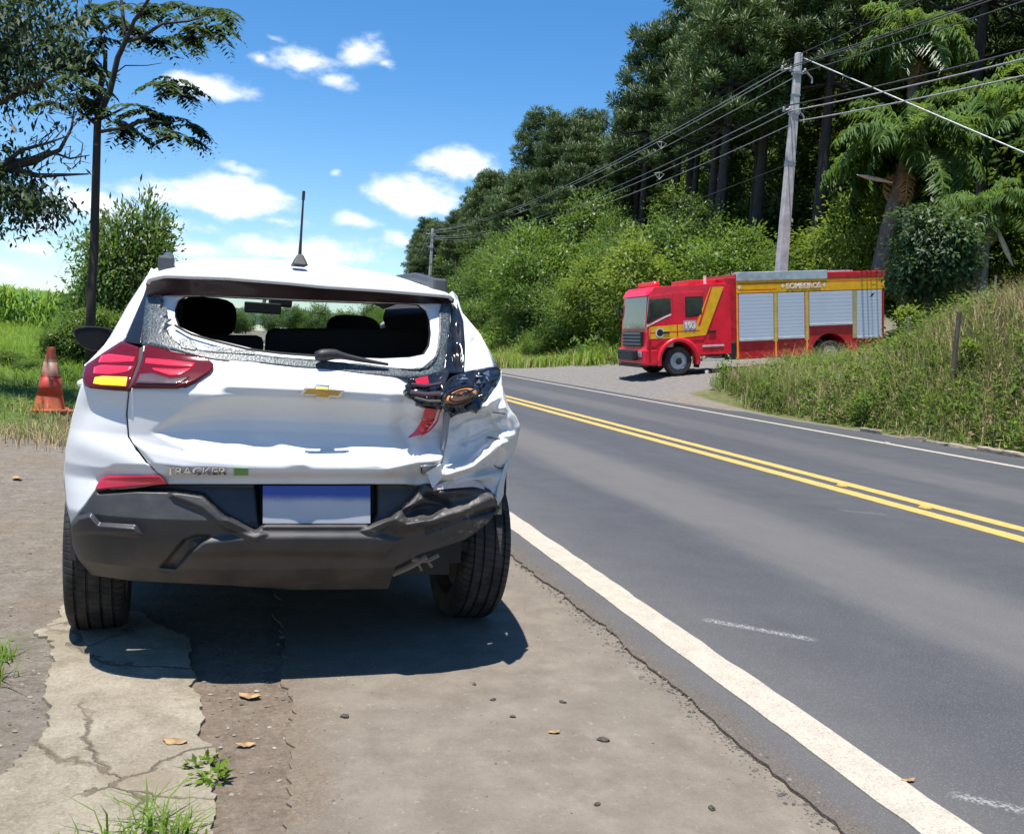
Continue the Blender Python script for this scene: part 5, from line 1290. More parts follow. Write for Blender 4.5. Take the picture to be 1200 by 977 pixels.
def araucaria(seed, h):
    """umbrella crowned pine: whorls of upturned branches that end in round needle tufts"""
    rng = np.random.default_rng(seed); t = make_tree('araucaria_tree', 'x', 'tree'); m = MB()
    lean = rng.normal(size=2)*.25
    def tr(z): k = z/h; return np.array([lean[0]*k*k, lean[1]*k*k, z])
    m.tube([tr(z) for z in np.linspace(-1.5, h, 9)], np.linspace(.36, .10, 9), 8)
    cs = []; base = h*rng.uniform(.58, .68); nw = rng.integers(6, 8)
    for w in range(nw):
        f = w/(nw-1); z = base+(h-base)*f**.9; nb = rng.integers(6, 9); reach = (3.25*(1-.58*f**1.6))*rng.uniform(.85, 1.1)
        for b in range(nb):
            an = 2*math.pi*(b+rng.uniform(-.3, .3))/nb+w*.7; r = reach*rng.uniform(.75, 1.1); d = np.array([math.cos(an), math.sin(an), 0]); s = np.array([-d[1], d[0], 0]); up = .35+.5*f
            p0 = tr(z); pts = [p0, p0+d*r*.5+np.array([0, 0, -.12*r*(1-f)]), p0+d*r*.85+np.array([0, 0, up*.35]), p0+d*r+np.array([0, 0, up])]
            m.tube(pts, [.075, .055, .035, .02], 5, False); e = pts[-1]; cs.append(e)
            for sg in (-1, 1):
                if rng.random() < .45: continue
                q = p0+d*r*rng.uniform(.66, .85)+s*sg*rng.uniform(.7, 1.05)+np.array([0, 0, up*.4+rng.uniform(0, .3)]); cs.append(q)
            if rng.random() < .35: cs.append(p0+d*r*.68+np.array([0, 0, .1+rng.uniform(0, .4)])+s*rng.uniform(-.3, .3))
    for k in range(5): cs.append(tr(h)+np.array([rng.normal()*.5, rng.normal()*.5, rng.uniform(-.2, .5)]))
    m.obj('trunk', BARK['dark_bark'], t, smooth=True)
    cs = np.array(cs); n = 190; rad = rng.uniform(.55, .95, len(cs))
    d0 = unit(rng.normal(size=(len(cs), n, 3))+np.array([0, 0, .35])); d = d0+rng.normal(size=d0.shape)*.3+np.array([0, 0, .25]); c = cs[:, None]+d0*rad[:, None, None]*rng.uniform(.2, .72, (len(cs), n, 1))*np.array([1, 1, .85])
    L = (rad[:, None]*rng.uniform(.3, .5, (len(cs), n))).ravel(); v = np.repeat(rng.random(len(cs)), n)*.5+rng.random(len(cs)*n)*.5
    link('crown', leaf_mesh('crown', c.reshape(-1, 3), d.reshape(-1, 3), rng.normal(size=(len(cs)*n, 3)), L, L*.2, rng, v, nd=(d0+np.array([0, 0, .25])).reshape(-1, 3)), FO['pine'], t)
    return t


def broad(seed, h, rx, rz, zc, nclump, nleaf, ll, fol, bark='dark_bark', tr=.16, name='broadleaf_tree', clr=.55, cat='tree', lw=.5, droop=.25, inner=.55):
    """crown of many leaf clumps on limbs, with gaps between the clumps"""
    rng = np.random.default_rng(seed); t = make_tree(name, 'x', cat); m = MB()
    top = np.array([rng.normal()*.3, rng.normal()*.3, zc])
    m.tube([np.array([0, 0, -min(.6, zc*.5)]), top*np.array([.3, .3, .45]), top*np.array([.8, .8, .85]), top], [tr*1.25, tr, tr*.75, tr*.45], 7)
    d = unit(rng.normal(size=(nclump, 3))); lump = 1+.28*np.sin(d[:, 0]*3.1+seed)*np.sin(d[:, 2]*4+d[:, 1]*2.7+seed*.7)+rng.normal(size=nclump)*.08
    r = rng.uniform(inner, 1, nclump)**.6*lump; cs = d*r[:, None]*np.array([rx, rx, rz])+np.array([0, 0, zc]); cs[:, 2] = np.maximum(cs[:, 2], min(.25, zc*.5))
    for c in cs[::max(1, nclump//14)]:
        a = top*rng.uniform(.45, .95); m.tube([a, (a+c)/2+np.array([0, 0, -.1*rx]), c], [tr*.45, tr*.28, tr*.1], 5, False)
    m.obj('trunk', BARK[bark], t, smooth=True)
    N_ = nclump*nleaf; off = rng.normal(size=(nclump, nleaf, 3))*clr*np.array([1, 1, .6]); c = cs[:, None]+off*rng.uniform(.7, 1.25, (nclump, 1, 1))
    out = unit(off+d[:, None]*.5+np.array([0, 0, -droop])); dd = out+rng.normal(size=out.shape)*.55; nr = np.array([0, 0, 1.])+rng.normal(size=out.shape)*.5+d[:, None]*.5
    L = ll*rng.uniform(.65, 1.25, N_); v = np.repeat(rng.random(nclump), nleaf)*.45+rng.random(N_)*.55
    link('crown', leaf_mesh('crown', c.reshape(-1, 3), dd.reshape(-1, 3), nr.reshape(-1, 3), L, L*lw, rng, v, nd=(unit(off)*.8+d[:, None]*.5+np.array([0, 0, .25])).reshape(-1, 3)), FO[fol], t)
    return t


def retire(o):  # remove a prototype that was only copied from
    for ch in list(o.children): bpy.data.objects.remove(ch)
    bpy.data.objects.remove(o)


RF = np.random.default_rng(77)


def to_px(w):
    x, y, z = w[0], w[1], w[2]-CAM_H; x, y = x*ca-y*sa, x*sa+y*ca; d = y*cp-z*sp; up = y*sp+z*cp; U, V = F*x/d, -F*up/d
    return 600+U*cr-V*sr, 488.5+U*sr+V*cr


class Kind:
    def __init__(s, protos): s.p = protos; s.used = [False]*len(protos)
    def put(s, x, y, label, group=None, scale=1., i=None, sink=.1, sz=None):
        i = int(RF.integers(len(s.p))) if i is None else i; o = s.p[i]
        if 60 < y < 112 and abs(to_px((x, y, 2.))[0]-507) < 25: scale *= .5      # growth is low in front of the far pole
        if s.used[i]: o = dup(o)
        s.used[i] = True; o.location = (x, y, float(HT(x, y))-sink); o.rotation_euler = (0, 0, RF.uniform(0, 6.28)); o.scale = (scale, scale, scale*(sz or RF.uniform(.92, 1.1)))
        tag(o, label, group=group); 
        if not group and 'group' in o: del o['group']
        return o
    def done(s):
        for u, o in zip(s.used, s.p):
            if not u: retire(o)


K_ARA = Kind([araucaria(11, 15.5), araucaria(12, 17.), araucaria(13, 14.), araucaria(14, 16.2), araucaria(15, 18.)])
K_BRD = Kind([broad(21+i, 9, 2.9, 3.3, 6.2, 130, 70, .30, 'dark', clr=.5) for i in range(4)])
K_MID = Kind([broad(31+i, 7, 2.3, 2.6, 4.6, 110, 75, .24, 'mid', clr=.42, bark='grey_bark') for i in range(4)])
K_SHR = Kind([broad(41+i, 4, 1.7, 1.5, 1.75, 110, 105, .15, 'bright', clr=.33, tr=.06, name='leafy_shrub', cat='shrub', lw=.42) for i in range(5)])
K_DSH = Kind([broad(141+i, 4, 1.7, 1.5, 1.75, 90, 90, .17, ('mid', 'dark', 'mid')[i], clr=.36, tr=.06, name='leafy_shrub', cat='shrub', lw=.45) for i in range(3)])
K_YEL = Kind([broad(51+i, 5, 1.8, 1.9, 2.9, 90, 75, .21, 'yellow', clr=.36, tr=.07, bark='grey_bark', name='yellow_green_tree') for i in range(2)])

GA, GB, GM, GS = 'araucarias of the forest wall', 'dark broadleaf trees of the forest wall', 'mid green trees at the forest edge', 'shrubs on the far embankment'


def forest():
    rng = np.random.default_rng(101)
    # front rank of araucarias with visible trunks, then deeper ranks
    rows = [(22.5, 43, 175, 3.7, 1.0), (26.5, 41, 180, 4.3, 1.06), (32.5, 39, 180, 6., 1.1), (39, 38, 185, 7.5, 1.15), (47, 36, 185, 8.5, 1.2), (56, 40, 190, 10., 1.25)]
    for ri, (x, y0, y1, st, sc) in enumerate(rows):
        y = y0
        while y < y1:
            xx = x+rng.normal()*1.1+float(bend(y)); k = sc*rng.uniform(.86, 1.1)*float(np.interp(y*22.5/x, [22, 40, 48, 58, 80, 115], [1.05, 1.0, .93, .79, .72, .68]))
            lab = 'tall front rank araucaria pine with dark trunk' if ri == 0 else ('second rank araucaria pine with tufted crown' if ri < 3 else 'araucaria pine on the upper forest slope')
            K_ARA.put(xx, y, lab, ('front ' if ri == 0 else 'middle ' if ri < 3 else 'skyline ')+GA, k)
            y += st*rng.uniform(.8, 1.25)*(1 if y < 80 else 1.25)
    # understorey
    for (x, y0, y1, st, K, sc, lab, grp) in ((24.5, 78, 170, 3.6, K_BRD, .8, 'dark leafy tree between araucaria trunks', GB), (31, 41, 170, 4.4, K_BRD, 1.0, 'taller dark tree among the araucarias', 'deep '+GB), (36, 28, 100, 5., K_BRD, 1.25, 'large dark tree on the upper slope', 'upper '+GB), (43, 28, 90, 6., K_BRD, 1.4, 'large dark tree at the forest back', 'back '+GB),
                                  (20.8, 62, 165, 6., K_MID, .62, 'mid green tree at the forest edge', GM)):
        y = y0
        while y < y1:
            K.put(x+rng.normal()*.9+float(bend(y)), y, lab, grp, sc*rng.uniform(.75, 1.15)); y += st*rng.uniform(.75, 1.3)*(1 if y < 80 else 1.4)
    # right of the side road, behind the palms
    for (x, y, s_) in ((27, 25, 1.0), (30, 21, 1.1), (33, 26, 1.2), (36, 20, 1.2), (29.5, 17, .9), (38, 27, 1.35), (34, 15, 1.1), (41, 22, 1.4), (45, 17, 1.4), (31, 29, 1.1)):
        K_BRD.put(x, y, 'dark broadleaf tree behind the palms', 'trees behind the palms', s_)
    for k in range(26):
        xx = 30+rng.uniform(0, 30); K_DSH.put(xx, xx*rng.uniform(.98, 1.4), 'dense dark shrub under the trees', 'undergrowth behind the palms', rng.uniform(1.2, 2.0))
    for (x, y, s_) in ((33, 31, 1.0), (38, 31, 1.1), (36, 24, 1.05), (42, 27, 1.15), (43, 19, 1.15), (48, 24, 1.2)):
        K_ARA.put(x, y, 'araucaria pine rising behind the palms', 'araucarias behind the palms', s_)
    # bright shrubs on the embankment beyond the side road
    y = 39.
    while y < 150:
        for x0, sc in ((14.6, .45), (16.6, .72), (18.8, .98)):
            if rng.random() < (.25 if x0 < 15 else .55 if x0 < 17 else .82):
                (K_SHR if rng.random() < .45 else K_DSH).put(x0+rng.normal()*.6+float(bend(y)), y+rng.normal()*.7, ('low shrub at the embankment foot' if x0 < 15 else 'bushy shrub on the far embankment'), ('low ' if x0 < 15 else '')+GS, sc*rng.uniform(.5, 1.45))
        y += 2.3*rng.uniform(.8, 1.3)*(1 if y < 70 else 1.5)
    for k in range(9):
        K_MID.put(17.5+rng.uniform(0, 3.5), 44+k*4.2+rng.normal(), 'slim young tree among the embankment shrubs', 'young trees on the far embankment', rng.uniform(.42, .72), sz=1.3)
    for k in range(20):
        bb, dd = math.radians(rng.uniform(25, 38)), rng.uniform(46, 60); K_DSH.put(dd*math.sin(bb), dd*math.cos(bb), 'dark shrub in the forest shade behind the fire engine', 'undergrowth behind the fire engine', rng.uniform(.6, .95), i=1)
    # trees one can single out
    def single(K, u, v, d, label, sc, i=None, sz=None):
        p = at(u, v, d); return K.put(p[0], p[1], label, None, sc, i, sz=sz)
    single(K_YEL, 745, 380, 42, 'large yellow green bush above the fire engine cab', .95, 0, .95)
    single(K_YEL, 695, 385, 46, 'yellow green bush left of the fire engine, beside the larger one', .8, 1)
    single(K_YEL, 992, 330, 39, 'yellow green tree between the utility pole and the palm trunk', 1.05, 1, 1.15)
    single(K_SHR, 630, 385, 58, 'tallest pale shrub standing out above the embankment bushes', 1.7, 0, 1.1)
    single(K_MID, 690, 330, 60, 'round light green tree against the dark forest above the wires', .95, 2, 1.1)
    single(K_MID, 650, 300, 75, 'light green tree halfway up the forest edge below the wires', 1.0, 1, 1.1)
    g = broad(61, 4, 1.0, 1.35, 1.9, 110, 70, .17, 'glossy', clr=.22, tr=.07, name='glossy_bush', cat='bush', lw=.5, droop=.6)
    p = at(1085, 372, 27.0); g.location = (p[0], p[1], float(HT(p[0], p[1]))-.1); g['label'] = 'dark glossy leafy bush hiding the rear end of the fire engine'
    p = at(1085, 372, 27.0); z = p[2]; g.location.z = z-.2
    for k in (K_ARA, K_BRD, K_MID, K_SHR, K_YEL): pass


forest()


# ---- palms
def frond_mesh(seed, L, droop, nl=62, leaflet=.78, w=.055):
    rng = np.random.default_rng(seed); s = np.linspace(0, 1, 24)
    ang = math.radians(62)-s**1.25*math.radians(droop); dx = np.cos(ang)*L/23; dz = np.sin(ang)*L/23
    P = np.stack([np.r_[0, np.cumsum(dx)[:-1]], np.zeros(24), np.r_[0, np.cumsum(dz)[:-1]]], -1)
    Vs, Qs, vs = [], [], []; b = 0
    t = np.repeat(np.linspace(.14, 1, nl), 2); sg = np.tile([-1, 1], nl); c = np.stack([np.interp(t, s, P[:, k]) for k in range(3)], -1)
    fwd = np.stack([np.interp(t, s, np.cos(ang)), np.zeros_like(t), np.interp(t, s, np.sin(ang))], -1)
    out = unit(fwd*.55+np.stack([np.zeros_like(t), sg*.9, np.zeros_like(t)], -1)+np.array([0, 0, -.05])+rng.normal(size=(len(t), 3))*.24)
    ll = leaflet*np.sin(np.clip(t*1.05, 0, 1)*math.pi*.85+.25)**.6*rng.uniform(.85, 1.1, len(t)); side = unit(np.cross(out, np.array([0, 0, 1.])))*w*.5
    # each leaflet: two quads that bend down
    m1 = c+out*ll[:, None]*.5; e = m1+unit(out*.6+np.array([0, 0, -1.0]))*ll[:, None]*.55
    V = np.stack([c-side*.5, c+side*.5, m1+side, m1-side, e+side*.15, e-side*.15], 1).reshape(-1, 3); q = np.arange(len(t))[:, None]*6
    Q = np.concatenate([q+np.array([0, 1, 2, 3]), q+np.array([3, 2, 4, 5])], 0); v = np.r_[rng.random(len(t)), rng.random(len(t))]
    # midrib as a thin strip
    r = np.array([0, .018, 0]); V2 = np.concatenate([P-r, P+r]); k = np.arange(23); Q2 = np.stack([k, k+24, k+25, k+1], -1)+len(V)
    return quads_mesh('frond', np.concatenate([V, V2]), np.concatenate([Q, Q2]), attr={'v': np.r_[v, np.full(23, .9)], 'nd': np.tile([0, 0, .6], (len(Q)+23, 1))})


FR = [frond_mesh(1, 3.1, 118), frond_mesh(2, 2.9, 138), frond_mesh(3, 3.2, 100), frond_mesh(4, 2.6, 160)]
FD = [frond_mesh(7, 1.9, 170, 30, .5), frond_mesh(8, 1.6, 185, 30, .4)]


def palm(name, label, base, crown, r, nf, fs, dead=0, seed=0, skirt=True):
    rng = np.random.default_rng(seed); t = thing(name, label, 'palm', tuple(base)); top = Vector(crown)-Vector(base)
    m = MB(); zs = np.linspace(0, 1, 26); m.tube([(top.x*k*k, top.y*k*k, top.z*k) for k in zs], [r*(1.15-.35*k)*(1+.05*(i % 2)) for i, k in enumerate(zs)], 10); m.obj('trunk', BARK['palm_bark'], t, smooth=True)
    m = MB()
    for k in range(18 if skirt else 8):
        a = rng.uniform(0, 6.28); z = top.z-rng.uniform(.05, .9); m.tube([(top.x+.1*math.cos(a), top.y+.1*math.sin(a), z-.25), (top.x+.22*math.cos(a), top.y+.22*math.sin(a), z+.1), (top.x+.42*math.cos(a), top.y+.42*math.sin(a), z+.42)], [.07, .05, .02], 5)
    m.obj('leaf_bases', BARK['palm_bark'], t)
    for k in range(nf):
        me = FR[(k+seed) % 4]
        if not me.materials: me.materials.append(FO['palm'])
        o = bpy.data.objects.new('frond', me); COL.objects.link(o); o.parent = t; o.location = top; f = k/nf
        o.rotation_euler = (rng.normal()*.12, math.radians(-20+62*f+rng.normal()*8), k*2.39996+rng.normal()*.15); s_ = fs*rng.uniform(.85, 1.12); o.scale = (s_, s_, s_)
    for k in range(dead):
        me = FD[k % 2]
        if not me.materials: me.materials.append(FO['deadpalm'])
        o = bpy.data.objects.new('dead_frond', me); COL.objects.link(o); o.parent = t; o.location = (top.x, top.y, top.z-.35); o.rotation_euler = (0, math.radians(52+rng.uniform(0, 25)), rng.uniform(0, 6.28)); o.scale = (fs*.8,)*3
    return t


def palms():
    b = at(1024, 330, 36.); c = at(1062, 190, 36.); palm('palm_tree', 'big drooping palm with a thick dark trunk and tan dead fronds', (b[0], b[1], float(HT(b[0], b[1]))-.2), c, .30, 46, 1.2, 7, 1)
    b = at(1064, 300, 42.); c = at(1070, 62, 42.); palm('palm_tree', 'tall palm whose crown reaches the top of the picture', (b[0], b[1], float(HT(b[0], b[1]))-.2), c, .27, 38, 1.05, 8, 2)
    b = at(1153, 345, 31.); c = at(1158, 252, 31.); palm('palm_tree', 'small slender palm at the right with short hanging fronds', (b[0], b[1], float(HT(b[0], b[1]))-.2), c, .11, 26, .62, 2, 3, False)
    b = at(1150, 320, 39.); c = at(1150, 150, 39.); palm('palm_tree', 'palm behind and right of the big drooping one', (b[0], b[1], float(HT(b[0], b[1]))-.2), c, .24, 40, 1.1, 0, 4)
    b = at(1235, 320, 36.); c = at(1215, 165, 36.); palm('palm_tree', 'palm at the right edge, mostly cut off by the frame', (b[0], b[1], float(HT(b[0], b[1]))-.2), c, .24, 38, 1.1, 0, 5)
    # bleached hanging flower stalk on the small palm and on the big trunk
    for (u0, v0, u1, v1, d, lab) in ((1164, 258, 1187, 312, 30.8, 'bleached dry palm spathe hanging from the small right palm'), (1046, 214, 1004, 205, 35.3, 'pale pointed palm spathe beside the big palm trunk')):
        p, q = at(u0, v0, d), at(u1, v1, d); m = MB(); m.tube([p, p*.6+q*.4, p*.3+q*.7, q], [.03, .075, .08, .015], 8); tag(m.obj('palm_spathe', simple('bleached_spathe', (.45, .40, .32), .8)), lab, 'palm spathe')


palms()


# ---- left side: thin tall tree, overhanging tree, bushes
def thin_tree():
    D = 16.0; b = at(107, 376, D); b[2] = float(HT(b[0], b[1]))-.1; rng = np.random.default_rng(4)
    t = thing('slender_tree', 'slender straight tree with sparse hanging feathery leaves, left of the car', 'tree', tuple(b)); o = np.array(b)
    m = MB()
    def L(pts, r, dd=None):
        q = [at(u, v, D+(dd[i] if dd else 0))-o for i, (u, v) in enumerate(pts)]; m.tube(q, r, 7, False)
    m.tube([np.zeros(3)]+[at(u, v, D)-o for u, v in ((107, 340), (110, 298), (112, 220), (114, 150), (115, 135))], [.078, .076, .072, .066, .06, .056], 9)
    L([(115, 137), (118, 101), (123, 83), (124, 60)], [.06, .05, .04, .03], [0, .2, .4, .6]); L([(115, 137), (129, 107), (138, 68), (147, 49)], [.06, .05, .045, .04], [0, -.1, -.2, -.3])
    L([(147, 49), (144, 18), (140, -20)], [.035, .03, .02], [-.3, -.3, -.2]); L([(147, 49), (157, 25), (172, 3), (185, -20)], [.035, .03, .025, .015], [-.3, -.5, -.7, -.9]); L([(147, 49), (166, 44), (190, 28), (221, 25), (245, 18)], [.035, .03, .025, .018, .01], [-.3, -.3, -.2, 0, .2])
    L([(114, 155), (144, 150), (166, 141), (197, 144), (215, 141)], [.03, .026, .02, .014, .008], [0, -.3, -.5, -.7, -.8]); L([(118, 140), (135, 132), (153, 123), (175, 125)], [.025, .02, .015, .008], [0, .3, .5, .8]); L([(130, 90), (147, 77), (172, 77), (190, 74)], [.014, .01, .007, .004], [0, .1, .2, .3])
    L([(114, 147), (95, 132), (83, 117), (61, 101)], [.03, .024, .018, .01], [0, .3, .5, .8]); L([(118, 85), (101, 61), (83, 40), (75, 15)], [.03, .024, .018, .01], [.2, .3, .4, .5]); L([(123, 70), (118, 40), (112, 10)], [.025, .02, .012], [.5, .8, 1.])
    m.obj('trunk', BARK['dark_bark'], t, smooth=True)
    cl = [(222, 30), (242, 10), (256, 40), (234, 46), (205, 42), (186, 8), (215, 6), (250, 28), (262, 14), (206, 92), (219, 103), (212, 110), (196, 98), (172, 130), (160, 124), (206, 138), (222, 147), (196, 152), (214, 160), (182, 140), (146, 152), (132, 140), (128, 128), (100, 62), (84, 44), (96, 74), (118, 44), (72, 28), (110, 118), (90, 112), (62, 74), (50, 96), (104, 22), (140, 6), (60, 120), (76, 60), (130, 20), (160, 8), (178, 42), (150, 30), (88, 90), (112, 80), (108, 100), (70, 46), (120, 8), (44, 70), (80, 74)]
    C, Dd, N_, LL, V = [], [], [], [], []
    for (u, v) in cl:
        c = at(u, v, D+rng.normal()*.5)-o; big = 1.0 if u > 120 else .85
        for k in range(rng.integers(6, 9)):
            an = rng.uniform(0, 6.28); r = rng.uniform(.42, .75)*big; s = np.linspace(.12, 1, 9); dirh = np.array([math.cos(an), math.sin(an), 0]); sd = np.array([-dirh[1], dirh[0], 0])
            ax = c+dirh*r*s[:, None]*.85+np.array([0, 0, 1])*(.12*s-.42*s*s)[:, None]*r*1.6
            for sg in (-1, 1):
                C.append(ax); Dd.append(dirh*.45+sd*sg+np.array([0, 0, -.55])+rng.normal(size=(9, 3))*.15); N_.append(np.array([0, 0, 1.])+rng.normal(size=(9, 3))*.3); LL.append(np.full(9, .19)*np.sin(s*2.4+.5)*rng.uniform(.85, 1.15)); V.append(np.full(9, rng.random()))
    C, Dd, N_, LL, V = map(np.concatenate, (C, Dd, N_, LL, V)); link('crown', leaf_mesh('crown', C, Dd, N_, LL, LL*.36, rng, V), FO['left'], t)


thin_tree()


def overhang_tree():
    D = 12.5; rng = np.random.default_rng(9); b = np.array([-6.4, 11.0, 0.]); b[2] = float(HT(b[0], b[1])); o = b
    t = thing('overhanging_tree', 'dark spreading tree reaching in from beyond the left edge', 'tree', tuple(b)); m = MB()
    T = at(-120, 200, D)-o; m.tube([np.zeros(3), T*np.array([.3, .3, .5]), T], [.26, .23, .19], 9)
    def L(pts, r, dd): m.tube([at(u, v, D+k)-o for (u, v), k in zip(pts, dd)], r, 6, False)
    L([(-120, 200), (-60, 205), (0, 196), (40, 188), (60, 178)], [.15, .11, .075, .06, .04], [0, 0, 0, .1, .2]); L([(10, 197), (45, 206), (75, 205), (104, 204)], [.05, .035, .022, .01], [0, 0, .1, .2]); L([(40, 188), (70, 176), (84, 150), (88, 120)], [.04, .03, .018, .008], [.1, .2, .3, .4])
    L([(60, 178), (82, 186), (105, 182)], [.02, .014, .006], [.2, .3, .3]); L([(0, 196), (25, 176), (55, 168), (78, 160)], [.035, .025, .016, .008], [0, -.2, -.3, -.4]); L([(-120, 200), (-60, 120), (0, 60), (40, 20)], [.13, .10, .06, .03], [0, 0, .2, .3]); L([(-60, 120), (0, 120), (40, 100), (70, 85)], [.06, .045, .03, .012], [0, -.2, -.3, -.4]); L([(-120, 200), (-40, 235), (10, 225), (50, 235)], [.1, .07, .04, .015], [0, 0, 0, 0])
    for k in range(40):
        u, v = rng.uniform(10, 95), rng.uniform(120, 205); L([(u, v), (u+rng.uniform(-10, 16), v-rng.uniform(0, 16)), (u+rng.uniform(-16, 24), v-rng.uniform(4, 26))], [.009, .006, .003], [0, .1, .2])
    m.obj('trunk', BARK['dark_bark'], t, smooth=True)
    pts = []
    def mass(n, u0, u1, v0, v1, spread, per): 
        for k in range(n): pts.append((rng.uniform(u0, u1), rng.uniform(v0, v1), spread, per))
    mass(95, -60, 62, -40, 50, .28, 46); mass(60, -60, 45, 50, 110, .26, 44); mass(16, 20, 95, 10, 110, .22, 24); mass(46, -80, 30, 205, 262, .2, 60); mass(16, 20, 70, 222, 258, .15, 46); mass(18, -60, 10, 110, 200, .2, 20); mass(16, 20, 100, 120, 200, .2, 5); mass(14, -60, 5, 180, 215, .2, 30)
    mass(70, -230, -60, -90, 120, .3, 44); mass(30, -200, -80, 120, 230, .25, 40)
    C, V = [], []
    for (u, v, s, n) in pts: C.append(at(u, v, D+rng.normal()*.7)-o+rng.normal(size=(n, 3))*s*np.array([1, 1, .7])); V.append(np.full(n, rng.random())*.5+rng.random(n)*.5)
    C, V = np.concatenate(C), np.concatenate(V); n = len(C); d = rng.normal(size=(n, 3))*.7+np.array([0, 0, -.7]); Lf = rng.uniform(.07, .135, n)
    link('crown', leaf_mesh('crown', C, d, rng.normal(size=(n, 3))*.5+np.array([0, 0, 1.]), Lf, Lf*.36, rng, V), FO['left'], t)


overhang_tree()


def left_bushes():
    K = Kind([broad(81+i, 3, 1.15, 1.15, 1.15, 150, 120, .12, 'mid', clr=.19, tr=.05, name='verge_bush', cat='bush', lw=.45) for i in range(3)])
    for (u, d, s, i, lab, sz) in ((143, 22, .9, 0, 'tallest rounded bush just right of the slender trunk', 1.75), (118, 20.5, .66, 1, 'bush growing round the foot of the slender tree', .95), (88, 20, .56, 2, 'bush left of the slender tree foot, lower than its neighbours', .8), (176, 21, .48, 1, 'bush half hidden behind the car roof on the left', .8), (130, 24, .85, 2, 'bush in the second row behind the slender trunk', 1.0), (75, 23, .35, 0, 'small bush at the left end of the hedge', .9), (205, 23, .42, 2, 'bush behind the left front pillar of the car', .7), (100, 24, .6, 0, 'bush in the back row left of the trunk', 1.0), (40, 17.5, .26, 1, 'low dark scrub clump in the grass beyond the cone', .6), (12, 18.5, .32, 2, 'low dark scrub clump at the left edge beyond the cone', .55), (65, 16.5, .22, 0, 'low leafy clump between cone and slender tree', .6)):
        p = at(u, 370, d); K.put(p[0], p[1], lab, None, s, i, sz=sz)
    # far trees straight ahead beyond the field, seen through the car
    rng = np.random.default_rng(12)
    for k in range(90):
        x = -150+k*3.2+rng.normal()*2; y = 250+rng.normal()*25+abs(x)*.1
        if x > 30 and rng.random() < .4: y -= 40
        K_MID.put(x, y, 'distant rounded tree across the field', 'distant tree line', rng.uniform(.8, 1.25), sink=3.2)
    for k in range(10):
        K_MID.put(12+k*2.4+rng.normal(), 140+k*5+rng.normal()*4, 'tree at the highway bend', 'trees at the highway bend', rng.uniform(.7, 1.1), sink=1.6)
    K.done()


left_bushes()
for k in (K_ARA, K_BRD, K_MID, K_SHR, K_DSH, K_YEL): k.done()


# ---- grass, weeds, corn (nobody could count them)
def blades(name, x, y, h, w, rng, mat, v, label, lean=.35, z=None, bend_=.5):
    n = len(x); z = HT(x, y)-.03 if z is None else z; an = rng.uniform(0, 6.28, n); d = np.stack([np.cos(an), np.sin(an)], -1); s = np.stack([-d[:, 1], d[:, 0], np.zeros(n)], -1)*w[:, None]*.5
    le = rng.uniform(.05, lean, n)*h; p = np.stack([x, y, z], -1)
    m = p+np.stack([d[:, 0]*le*.4, d[:, 1]*le*.4, h*.6], -1); e = p+np.stack([d[:, 0]*le*(1+bend_), d[:, 1]*le*(1+bend_), h*(1-.15*bend_)], -1)
    V = np.stack([p-s, p+s, m+s*.8, m-s*.8, e+s*.1, e-s*.1], 1).reshape(-1, 3); q = np.arange(n)[:, None]*6
    Q = np.concatenate([q+np.array([0, 1, 2, 3]), q+np.array([3, 2, 4, 5])]); me = quads_mesh(name, V, Q, attr={'v': np.r_[v, v], 'nd': np.tile([0, 0, 1.], (2*n, 1))})
    return tag(link(name, me, mat), label, kind='stuff')


def scatter(rng, n, x0, x1, y0, y1, keep):
    x = rng.uniform(x0, x1, n); y = rng.uniform(y0, y1, n); k = keep(x, y) > rng.random(n); return x[k], y[k]


def patchy(x, y, s=1.): return .5+.25*np.sin(x*1.9*s+y*.7*s)+.25*np.sin(y*1.3*s-x*.9*s+2)


